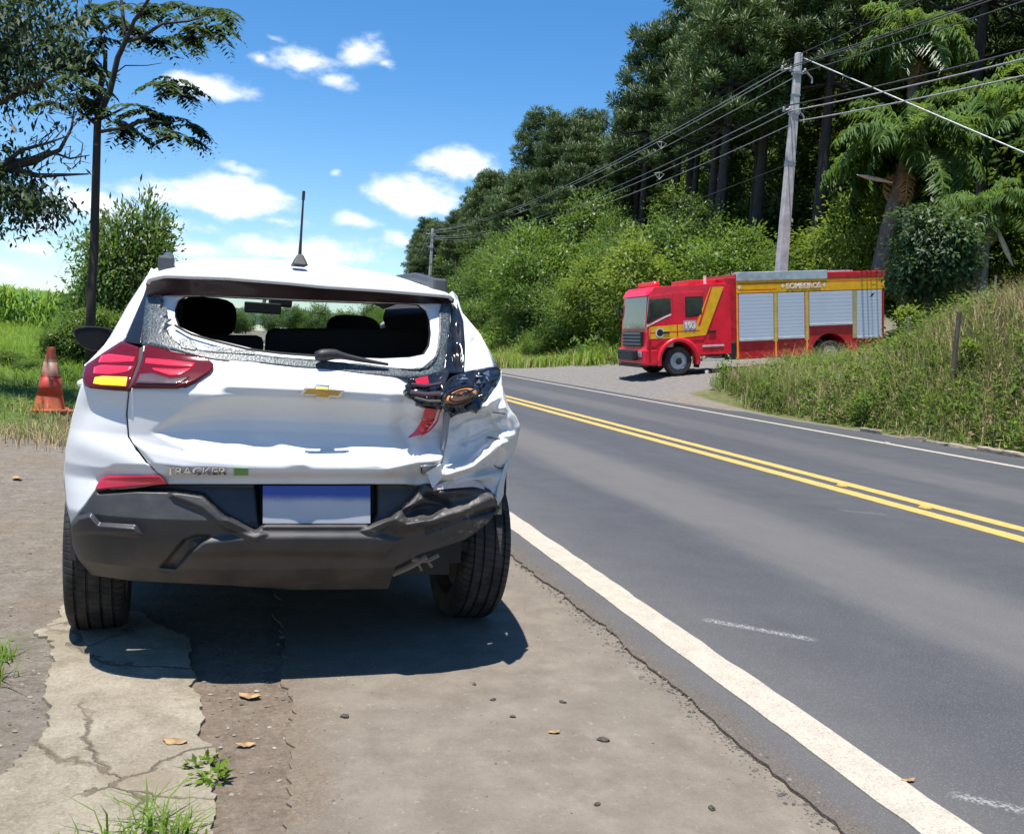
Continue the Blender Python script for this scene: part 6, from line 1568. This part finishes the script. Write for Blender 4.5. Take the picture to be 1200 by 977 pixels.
def stuff():
    rng = np.random.default_rng(55)
    # left verge
    x, y = scatter(rng, 150000, -14, -1.2, 9.5, 46, lambda x, y: np.clip(grass_s(x, y)*3+.3, 0, 1)*np.clip(13/y, .18, 1)*np.where(np.hypot(x+2.0, y-11.75) < .42, .12, 1)); k = np.clip(y/13, 1, 2.6)
    h = (.07+.20*patchy(x, y)*np.clip(grass_s(x, y)*1.2, .25, 1))*rng.uniform(.5, 1.3, len(x))*k**.6
    blades('verge_grass', x, y, h, .007*k*rng.uniform(.7, 1.4, len(x)), rng, FO['grass'], np.clip(rng.random(len(x))*.7+.28*(patchy(x, y, 2.3) > .62), 0, 1), 'bright green grass on the left verge', 1.0)
    x, y = scatter(rng, 9000, -3.2, -1.2, 9.6, 13, lambda x, y: np.exp(-np.abs(grass_s(x, y))*3.5)); blades('dry_verge_grass', x, y, rng.uniform(.05, .22, len(x)), rng.uniform(.004, .009, len(x)), rng, FO['dry'], rng.random(len(x)), 'yellowed grass along the edge of the gravel', 1.1)
    # corn on the rise
    x, y = [], []
    for yy in np.arange(44, 84, .9):
        xx = np.arange(-60, -3.5, .28); x.append(xx+rng.normal(size=len(xx))*.05); y.append(np.full(len(xx), yy)+rng.normal(size=len(xx))*.08)
    x, y = np.concatenate(x), np.concatenate(y); k = (x > -y*.75) & (x < -.118*y-.0) ; x, y = x[k], y[k]
    xr, yr = np.repeat(x, 7), np.repeat(y, 7); z = HT(xr, yr)+np.tile(np.linspace(0, 1.25, 7), len(x))
    blades('corn_field', xr, yr, rng.uniform(.55, .8, len(xr)), rng.uniform(.07, .11, len(xr)), rng, FO['corn'], rng.random(len(xr)), 'young green corn field on the left horizon', 1.3, z, .9)
    # near bank on the right: dry stalks, grass, leafy weeds
    def kb(x, y): return np.clip((x-11.75-.12*np.sin(y*2.)-np.clip(y-21, 0, 9)*.22)*2.5, 0, 1)*np.clip(1-(y-23.5)/2.5, 0, 1)*(1-.8*np.exp(-((x-15.6)/1.0)**2-((y-14.6)/1.6)**2))
    x, y = scatter(rng, 85000, 11.6, 20, 7, 26.5, kb); dryk = np.clip((x-12.6)/2.2, 0, 1)*np.clip((22-y)/6, 0, 1)
    n = len(x); isdry = rng.random(n) < .32+.6*dryk*(.45+.55*patchy(x, y, .8))
    h = (.30+.5*patchy(x, y, .7))*rng.uniform(.55, 1.3, n)*np.clip((x-11.6)*1.1, .35, 1)
    blades('bank_grass', x[~isdry], y[~isdry], h[~isdry], rng.uniform(.010, .022, (~isdry).sum()), rng, FO['weed'], np.clip(rng.random((~isdry).sum())*.85, 0, 1), 'tall green weeds and grass on the near right bank', .9)
    blades('dry_bank_grass', x[isdry], y[isdry], h[isdry]*1.25, rng.uniform(.006, .013, isdry.sum()), rng, FO['dry'], rng.random(isdry.sum()), 'dry straw coloured stalks on the near right bank', .7)
    # leafy stems
    x, y = scatter(rng, 11500, 11.8, 19.5, 8, 26, lambda x, y: kb(x, y)*patchy(x, y, 1.1)); n = len(x); st = 13; hh = rng.uniform(.3, 1.0, n)*np.clip((x-11.6)*1.0, .4, 1)
    c = np.stack([np.repeat(x, st), np.repeat(y, st), np.repeat(HT(x, y), st)+np.repeat(hh, st)*np.tile(np.linspace(.15, 1, st), n)], -1); an = np.tile(np.arange(st)*2.4, n)+np.repeat(rng.uniform(0, 6, n), st)
    d = np.stack([np.cos(an), np.sin(an), rng.uniform(-.25, .35, n*st)], -1); L = rng.uniform(.07, .16, n*st)*np.tile(np.linspace(1.15, .6, st), n)
    me = leaf_mesh('leafy_weeds', c, d, np.tile([0, 0, 1.], (n*st, 1))+rng.normal(size=(n*st, 3))*.2, L, L*.38, rng, np.repeat(rng.random(n), st)*.6+rng.random(n*st)*.3); tag(link('leafy_weeds', me, FO['mid']), 'leafy green weeds mixed through the bank grass', kind='stuff')
    x, y = scatter(rng, 70000, 11.7, 20, 7, 25.5, lambda x, y: kb(x, y)*(.25+.75*patchy(x, y, .9))); n = len(x); c = np.stack([x, y, HT(x, y)+rng.uniform(0, .55, n)*np.clip((x-11.5), .2, 1)], -1); L = rng.uniform(.05, .17, n)
    me = leaf_mesh('withered_weeds', c, rng.normal(size=(n, 3))+np.array([0, 0, .3]), rng.normal(size=(n, 3)), L, L*rng.uniform(.08, .3, n), rng); tag(link('withered_weeds', me, FO['withered']), 'withered brown stems and leaves tangled through the bank', kind='stuff')
    x, y = scatter(rng, 700, 12.0, 19, 8, 24.5, kb); n = len(x); st = 34; hh = rng.uniform(.35, .8, n); c = np.stack([np.repeat(x, st)+rng.normal(size=n*st)*.07, np.repeat(y, st)+rng.normal(size=n*st)*.07, np.repeat(HT(x, y), st)+np.repeat(hh, st)*rng.uniform(.25, 1.05, n*st)], -1); L = rng.uniform(.08, .17, n*st)
    me = leaf_mesh('bright_forbs', c, rng.normal(size=(n*st, 3))*.7+np.array([0, 0, .1]), np.array([0, 0, 1.])+rng.normal(size=(n*st, 3))*.4, L, L*.36, rng); tag(link('bright_forbs', me, FO['bright']), 'clumps of bright leafy weeds dotted over the bank', kind='stuff')
    # far embankment: grass and dry scrub
    x, y = scatter(rng, 70000, 11.5, 22, 34, 78, lambda x, y: np.clip((x-bend(y)-12.0)*1.4, 0, 1)*np.clip((y-33-np.maximum(0, 15-x)*2.2)/5, 0, 1)*.75); n = len(x); isdry = rng.random(n) < .15+.45*patchy(x, y, .45)*np.clip((17-x)/4, 0, 1)
    h = (.3+.5*patchy(x, y, .5))*rng.uniform(.6, 1.2, n)
    blades('embankment_grass', x[~isdry], y[~isdry], h[~isdry], rng.uniform(.03, .055, (~isdry).sum()), rng, FO['grass'], rng.random((~isdry).sum()), 'green grass along the foot of the far embankment', .8)
    blades('dry_embankment_grass', x[isdry], y[isdry], h[isdry], rng.uniform(.02, .04, isdry.sum()), rng, FO['dry'], rng.random(isdry.sum()), 'dry pinkish scrub on the far embankment', .8)
    # ground cover under the shrubs
    x, y = scatter(rng, 26000, 14.5, 24, 38, 110, lambda x, y: np.clip((y-37)/4, 0, 1)*.8); n = len(x); c = np.stack([x+bend(y), y, HT(x+bend(y), y)+rng.uniform(.05, .9, n)], -1); d = rng.normal(size=(n, 3))+np.array([0, 0, .2]); L = rng.uniform(.15, .34, n)
    me = leaf_mesh('embankment_undergrowth', c, d, rng.normal(size=(n, 3))*.4+np.array([0, 0, 1.]), L, L*.45, rng); tag(link('embankment_undergrowth', me, FO['bright']), 'leafy undergrowth covering the far embankment', kind='stuff')


stuff()


PLACES = [(440, 'hidden behind the car'), (478, 'at the far left end of the forest'), (500, 'just left of the far utility pole'), (516, 'right behind the far utility pole'), (545, 'just right of the far utility pole'), (580, 'above the crumpled corner of the car'), (615, 'right of the car along the road'),
          (655, 'midway between car and fire engine'), (695, 'left of the fire engine'), (728, 'close left of the fire engine cab'), (765, 'above the fire engine windscreen'), (800, 'above the fire engine cab doors'), (850, 'above the back of the cab'), (900, 'left of the near utility pole'), (935, 'behind the near utility pole'),
          (975, 'right of the near utility pole'), (1015, 'left of the big palm trunk'), (1060, 'behind the big palm'), (1110, 'behind the glossy bush'), (1160, 'right of the glossy bush'), (1205, 'at the right edge of the picture'), (9999, 'beyond the right edge of the picture')]
for o in list(scene.objects):
    if o.parent is None and 'group' in o and 'label' in o and o.get('category') in ('tree', 'shrub'):
        u, v = to_px(o.location); o['label'] = o['label']+', '+next(t_ for lim, t_ in PLACES if u < lim) if len(o['label'].split()) < 10 else o['label']

by = {}
for o in scene.objects:
    if o.parent is None and 'group' in o and 'label' in o: by.setdefault(o['label'], []).append(o)
for lab, L_ in by.items():
    if len(L_) > 1:
        L_.sort(key=lambda o: (o.location-cam.location).length)
        wd = {2: ['nearer', 'farther'], 3: ['nearest', 'middle', 'farthest'], 4: ['nearest', 'nearer middle', 'farther middle', 'farthest']}.get(len(L_))
        for k, o in enumerate(L_):
            if wd: o['label'] = wd[k]+' '+lab
            elif k == 0: o['label'] = 'nearest '+lab
            elif k == len(L_)-1: o['label'] = 'farthest '+lab
# ------------------------------------------------------------------ poles and wires
M_CONC = NT('pole_concrete'); _p = M_CONC.coord(); _n = M_CONC.noise(_p, 3, 6, .65); M_CONC.set('Base Color', M_CONC.mix(M_CONC.mapr(_n, .35, .65), (.58, .565, .54), (.40, .395, .38))); M_CONC.set('Roughness', .85); M_CONC.bump(M_CONC.noise(_p, 40, 4), .3, .01); M_CONC = M_CONC.m
M_HW = simple('galvanised_fittings', (.38, .38, .38), .5, metal=.5); M_INS = simple('pale_insulator', (.45, .45, .43), .3); M_WIRE = simple('aluminium_conductor', (.34, .35, .36), .5, metal=.3); M_DW = simple('dark_cable', (.05, .05, .052), .6)


def pole(label, base, top_z, w0, w1, brackets=True, rz=0.):
    t = thing('utility_pole', label, 'utility pole', tuple(base), rz, 'concrete poles of the power line'); h = top_z-base[2]
    m = MB(); a, b = w0/2, w1/2
    m.hexa([(-a, -a*.8, 0), (a, -a*.8, 0), (a, a*.8, 0), (-a, a*.8, 0), (-b, -b*.8, h), (b, -b*.8, h), (b, b*.8, h), (-b, b*.8, h)]); m.obj('shaft', M_CONC, t, bevel=.03)
    if brackets:
        # local +x points away from the road, -y back along the road
        for z, r in ((h-.72, .62), (h-2.15, .42)):
            m = MB(); m.tube([(-r, 0, z+.05), (-r*.6, 0, z+.12), (0, 0, z+.02), (r*.55, 0, z+.12), (r, 0, z-.10), (r*1.02, 0, z-.28)], .035, 6); m.box((0, 0, z), (w1*1.3, w1*1.2, .10)); br = m.obj('bracket', M_HW, t, smooth=False)
            for x, dz in ((-r, .0), (-r*.45, .02), (r*.5, .02)):
                m = MB(); m.lathe([(.02, -.05), (.065, -.02), (.035, .02), (.07, .05), (.035, .09), (.05, .12), (.02, .15)], (x, 0, z+.05+dz), 'z', 10); m.obj('insulator', M_INS, br, smooth=True)
        for z in (h-1.5, h-3.9, h-4.0):
            k = z/h; ww = (w0*(1-k)+w1*k)*1.05; m = MB(); m.box((0, 0, z), (ww, ww*.82, .05)); m.obj('clamp_band', M_HW, t)
    return t


pb = at(915, 330, 36.); pt = at(933, 66, 36.); PX, PY = 19.1, 32.6; PZ = float(HT(PX, PY))-.2; PT = float(pt[2])
pole('near tapering concrete utility pole rising behind the fire engine', (PX, PY, PZ), PT, .46, .24)
fp = at(507, 268, 110.); FX, FY, FT = float(fp[0]), float(fp[1]), float(fp[2])
pole('far concrete utility pole seen just right of the car roof', (FX, FY, FT-11.2), FT, .40, .26)
gp = at(477, 312, 185.); pole('farthest utility pole among the trees at the bend', (gp[0], gp[1], gp[2]-10), gp[2], .4, .26)
BX_, BY_ = 19.0, -36.; pole('utility pole on the right behind the camera', (BX_, BY_, 2.), PT, .46, .24)


def wire(name, label, a, b, sag, r, mat, group='conductors of the power line'):
    a, b = np.array(a, float), np.array(b, float); s = np.linspace(0, 1, 28)[:, None]; P = a*(1-s)+b*s; P[:, 2] -= sag*4*(s*(1-s))[:, 0]
    m = MB(); m.tube(P, r, 5, False); o = m.obj(name, mat, smooth=True); tag(o, label, 'wire', group); return o


for k, (dx, dz, fz) in enumerate(((-.6, -.62, -.25), (-.28, -.55, -.30), (.3, -.62, -.42))):
    nm = ('outer', 'middle', 'inner')[k]
    wire('power_line', nm+' upper conductor running left from near pole to far pole', (PX+dx, PY, PT+dz), (FX+dx, FY, FT+fz), 1.3, .017, M_WIRE); wire('power_line', nm+' upper conductor running right from the near pole out of frame', (PX+dx, PY, PT+dz), (BX_+dx, BY_, PT+dz), 1.5, .02, M_DW)
    wire('power_line', nm+' upper conductor beyond the far pole', (FX+dx, FY, FT+fz), (gp[0]+dx, gp[1], gp[2]+fz), 1.2, .03, M_WIRE)
for k, (dx, dz, fz) in enumerate(((-.42, -1.95, -.8), (-.2, -2.1, -.95), (.2, -2.4, -1.1))):
    nm = ('outer', 'middle', 'inner')[k]
    wire('power_line', nm+' lower conductor running left from near pole to far pole', (PX+dx, PY, PT+dz), (FX+dx, FY, FT+fz), 1.5, .017, M_WIRE); wire('power_line', nm+' lower conductor running right from the near pole out of frame', (PX+dx, PY, PT+dz), (BX_+dx, BY_, PT+dz), 1.9, .024, M_WIRE if k else M_DW)
    wire('power_line', nm+' lower conductor beyond the far pole', (FX+dx, FY, FT+fz), (gp[0]+dx, gp[1], gp[2]+fz), 1.4, .03, M_WIRE)
wire('power_line', 'thin top wire from the near pole head to the far pole', (PX, PY, PT-.05), (FX, FY, FT-.05), 1.0, .014, M_DW)
wire('power_line', 'thin top wire rising right from the near pole head', (PX, PY, PT-.05), (BX_, BY_, PT+.2), .5, .016, M_DW)
wire('telephone_cable', 'low dark telephone cable below the power lines', (PX-.1, PY, PT-4.), (FX, FY, FT-4.), 1.2, .016, M_DW, None)
p0 = np.array([PX, PY, PT-.1]); p1 = at(1200, 179, 27.); q = p0+(p1-p0)*2.2; wire('guy_wire', 'bright straight guy wire slanting down right from the near pole head', p0, q, .0, .022, simple('bright_guy_wire', (.6, .6, .58), .4, metal=.3), None)
# cable spacers
for (k, f) in ((0, .16), (1, .34), (2, .5), (3, .68)):
    for up in (0, 1):
        a = np.array([PX, PY, PT-(.6 if up else 2.1)]); b = np.array([FX, FY, FT-(.32 if up else .95)]); P = a*(1-f)+b*f; P[2] -= (1.3 if up else 1.5)*4*f*(1-f)
        m = MB(); e = .25; m.tube([(-e, 0, .06), (0, 0, -.22), (e, 0, .06), (0, 0, .14), (-e, 0, .06)], .022, 5); m.tube([(0, 0, -.22), (0, 0, .14)], .02, 5)
        o = m.obj('cable_spacer', M_INS); o.location = tuple(P); tag(o, ('upper ' if up else 'lower ')+'pale cable spacer on the wires, '+('nearest to the near pole', 'second from the near pole', 'midway between the poles', 'nearest to the far pole')[k], 'cable spacer', 'spacers on the power line')

# ------------------------------------------------------------------ right bank: fence post, kerb stones
b = at(1117, 432, 18.6); zb = float(HT(b[0], b[1])); tz = float(at(1121, 366, 18.6)[2])
m = MB(); m.tube([(0, 0, -.2), (.01, 0, (tz-zb)*.5), (.03, .01, tz-zb)], [.055, .05, .045], 7); o = m.obj('fence_post', BARK['brown_bark']); o.location = (b[0], b[1], zb); tag(o, 'weathered dark wooden fence post standing in the weeds on the bank', 'fence post')
for (u, v, d, lab) in ((1165, 352, 21.5, 'short pale fence post at the top of the bank near the right edge'), (1063, 395, 22., 'thin grey stick standing at the left of the bank top')):
    b = at(u, v, d); zb = float(HT(b[0], b[1])); m = MB(); m.tube([(0, 0, -.2), (.02, 0, .4), (.0, .02, .95)], [.03, .028, .022], 6); o = m.obj('fence_post', BARK['grey_bark']); o.location = (b[0], b[1], zb); tag(o, lab, 'fence post')
v_ = broad(71, 1, .17, .30, .62, 20, 22, .10, 'yellow', clr=.08, tr=.02, name='leafy_vine', cat='plant', lw=.55); b = at(1139, 392, 18.7); v_.location = (b[0], b[1], float(HT(b[0], b[1]))); v_['label'] = 'yellow green leafy plant climbing beside the dark fence post'
v_ = broad(72, 1, .22, .4, .55, 20, 24, .12, 'yellow', clr=.09, tr=.02, name='leafy_sapling', cat='plant', lw=.5); b = at(1062, 378, 23.); v_.location = (b[0], b[1], float(HT(b[0], b[1]))+.2); v_['label'] = 'small pale green sapling at the foot of the glossy bush'
RK = np.random.default_rng(31); M_KERB = simple('broken_kerb_concrete', (.24, .20, .155), .95, var=.45, bump=.5, bscale=30)
for y in np.arange(8.4, 16.4, .62):
    if RK.random() < .06: continue
    m = MB(); L_, wd, hh = .56*RK.uniform(.75, 1.0), .16, .075*RK.uniform(.35, 1.)
    pts = [(sx*wd/2+RK.normal()*.012, sy*L_/2+RK.normal()*.02, z+RK.normal()*.008) for z in (-.06, hh) for sx, sy in ((-1, -1), (1, -1), (1, 1), (-1, 1))]; m.hexa(pts)
    o = m.obj('kerb_stone', M_KERB, bevel=.018); o.location = (11.42+RK.normal()*.035, y, .015); o.rotation_euler = (RK.normal()*.06, RK.normal()*.08, RK.normal()*.06); u_, v2 = to_px((11.45, y, .05))
    tag(o, 'chipped kerb stone along the foot of the bank'+(', near the right edge of the picture' if u_ > 1120 else ', below the fence post' if u_ > 1040 else ', towards the fire engine'), 'kerb stone', 'broken kerb stones below the bank'+(' right' if u_ > 1120 else ' middle' if u_ > 1040 else ' left'))

# ------------------------------------------------------------------ litter, stones and tufts near the camera
rl = np.random.default_rng(91)
M_LEAF = simple('dead_leaf', (.30, .19, .09), .8, var=.35, scale=30); M_CLOD = simple('dark_clod', (.06, .05, .04), .95, var=.4, scale=40, bump=.6)


def leaf(u, v, s, label):
    p = G(u, v, .012); n = 9; m = MB(); g = []
    for i in range(n):
        t = i/(n-1); w = s*.42*math.sin(math.pi*min(1, t*.97+.03))**.8*rl.uniform(.8, 1.2); g.append([(x*w, (t-.5)*s*1.5, .001+.02*s*10*abs(x)*.3+.25*s*(t-.4)**2*2+rl.normal()*.001) for x in (-1, -.4, 0, .4, 1)])
    m.grid(g); o = m.obj('dry_leaf', M_LEAF, smooth=True, solid=.001); o.location = (p[0], p[1], (.006 if p[0] < .0 or p[0] > .2 else -.002)+(.012 if p[0] > 1.6 else 0)); o.rotation_euler = (rl.normal()*.06, rl.normal()*.06, rl.uniform(0, 6.28)); tag(o, label, 'leaf')


leaf(293, 812, .055, 'curled brown leaf at the edge of the car shadow'); leaf(650, 856, .028, 'small tan leaf on the smooth shoulder left of the white line'); leaf(205, 868, .05, 'reddish dead leaf lying on the cracked slab'); leaf(20, 560, .08, 'pale dead leaf on the gravel left of the car'); leaf(1064, 917, .03, 'tiny pale leaf on the road near the white line'); leaf(288, 868, .04, 'crumpled brown leaf in the dirt strip beside the slab')


def clod(u, v, s, label):
    p = G(u, v, .01); bm = bmesh.new(); bmesh.ops.create_icosphere(bm, subdivisions=2, radius=s)
    for q in bm.verts: q.co *= rl.uniform(.65, 1.2); q.co.z *= .55; q.co.x *= 1.5
    me = bpy.data.meshes.new('dirt_clod'); bm.to_mesh(me); bm.free(); o = link('dirt_clod', me, M_CLOD); o.location = (p[0], p[1], .004+s*.3); o.rotation_euler = (0, 0, rl.uniform(0, 6)); tag(o, label, 'clod')


for (u, v, s, lab) in ((578, 818, .009, 'dark clod on the shoulder below the right rear wheel'), (660, 821, .010, 'dark crumb of earth on the shoulder near the asphalt lip'), (707, 865, .014, 'largest dark clod right of the tan leaf on the shoulder'), (601, 838, .008, 'small dark crumb beside the pale chip on the shoulder'), (834, 945, .010, 'dark lump near the lower right of the shoulder'), (404, 838, .012, 'grey stone in the middle of the shoulder'), (556, 800, .008, 'tiny dark crumb just below the car shadow'), (700, 940, .008, 'dark crumb near the bottom of the shoulder')): clod(u, v, s, lab)


def stones(n, region, s0, s1, z, name, label, cols):
    """low stones, many thousands: one mesh"""
    base = np.array([(1, 0, 0), (.3, .95, 0), (-.8, .6, 0), (-.8, -.6, 0), (.3, -.95, 0), (.1, .1, .6)]); fq = [(0, 1, 5), (1, 2, 5), (2, 3, 5), (3, 4, 5), (4, 0, 5)]
    x, y = region(n); n = len(x); s = s0*(s1/s0)**(rl.random(n)**2.2); a = rl.uniform(0, 6.28, n); V = base[None]*rl.uniform(.6, 1.25, (n, 6, 1))*s[:, None, None]; c, d = np.cos(a)[:, None], np.sin(a)[:, None]
    P = np.stack([V[..., 0]*c-V[..., 1]*d+x[:, None], V[..., 0]*d+V[..., 1]*c+y[:, None], V[..., 2]*.9+(z if np.isscalar(z) else z(x, y)[:, None])-.001], -1)
    T = (np.arange(n)[:, None, None]*6+np.array(fq)[None]).reshape(-1, 3); k = len(T)
    me = np_mesh(name, P.reshape(-1, 3), T.ravel(), np.arange(k)*3, np.full(k, 3), attr={'v': np.repeat(rl.random(n), 5)})
    t = NT(name+'_rock'); t.set('Base Color', t.ramp(t.attr('v'), cols)); t.set('Roughness', .9); tag(link(name, me, t.m), label, kind='stuff')


def left_ground(n):
    x = rl.uniform(-6, .3, n); y = rl.uniform(1.9, 12, n); k = (rl.random(n) < np.clip(3./y, .1, 1)) & (grass_s(x, y) < .1); return x[k], y[k]


stones(38000, left_ground, .0016, .011, -.001, 'gravel', 'loose gravel and grit on the dirt left of the shoulder', [(0, (.07, .06, .05)), (.45, (.16, .138, .112)), (.8, (.22, .195, .165)), (1, (.29, .265, .23))])


def shoulder_grit(n):
    x = rl.uniform(.2, 1.58, n); y = rl.uniform(2., 6.5, n); k = rl.random(n) < np.clip(np.exp(-(x-.2)*2.2)+.12+.8*np.exp(-(1.58-x)*9), 0, 1); return x[k], y[k]


stones(9000, shoulder_grit, .0015, .008, .004, 'shoulder_grit', 'grit and crumbs scattered on the smooth shoulder', [(0, (.06, .05, .04)), (.5, (.13, .105, .08)), (1, (.24, .21, .17))])


def lip_crumbs(n):
    y = rl.uniform(2., 14, n); x = 1.575+rl.normal(size=n)*.03; return x, y


stones(5000, lip_crumbs, .002, .010, lambda x, y: np.where(x > 1.585, .016, .006), 'asphalt_crumbs', 'dark crumbs broken from the ragged asphalt edge', [(0, (.04, .038, .036)), (.6, (.09, .08, .07)), (1, (.2, .17, .14))])
# cubes of window glass under the bumper
stones(320, lambda n: (rl.normal(size=n)*.3+.3, rl.uniform(3.3, 4.2, n)), .0012, .003, .006, 'glass_crumbs', 'tiny crumbs of broken window glass on the ground behind the car', [(0, (.15, .18, .19)), (1, (.45, .5, .51))])


def tuft(u, v, n, h, spread, mat, label, lean=.9, name='grass_tuft', z=.0, w=.006):
    p = G(u, v, z); r = rl.normal(size=(n, 2))*spread; x, y = r[:, 0], r[:, 1]
    o = blades(name, x, y, h*rl.uniform(.4, 1.15, n), w*rl.uniform(.6, 1.3, n), rl, mat, rl.random(n), label, lean, np.full(n, -.01), .7); o.location = (p[0], p[1], z); del o['kind']; o['category'] = 'grass tuft'; return o


tuft(168, 985, 70, .13, .05, FO['grass'], 'largest green grass tuft growing through the slab at the bottom edge'); tuft(205, 980, 40, .09, .03, FO['grass'], 'smaller grass tuft right of the big one at the bottom edge'); tuft(120, 990, 26, .06, .04, FO['grass'], 'sparse grass blades left of the big tuft at the bottom edge')
tuft(-2, 775, 60, .10, .03, FO['grass'], 'grass tuft at the left edge beside the slab', z=-.01); tuft(-25, 800, 90, .14, .05, FO['grass'], 'grass tuft mostly outside the left edge', z=-.01)
o = broad(73, .1, .045, .012, .014, 9, 9, .035, 'grass', clr=.012, tr=.003, name='small_weed', cat='weed', lw=.4); p = G(250, 919, -.01); o.location = (p[0], p[1], -.008); o['label'] = 'tiny bright weed rosette in the dirt strip beside the slab'
o = broad(74, .1, .035, .012, .014, 7, 8, .03, 'grass', clr=.010, tr=.003, name='small_weed', cat='weed', lw=.4); p = G(238, 905, -.01); o.location = (p[0], p[1], -.008); o['label'] = 'smaller weed seedling above the rosette on the dirt strip'
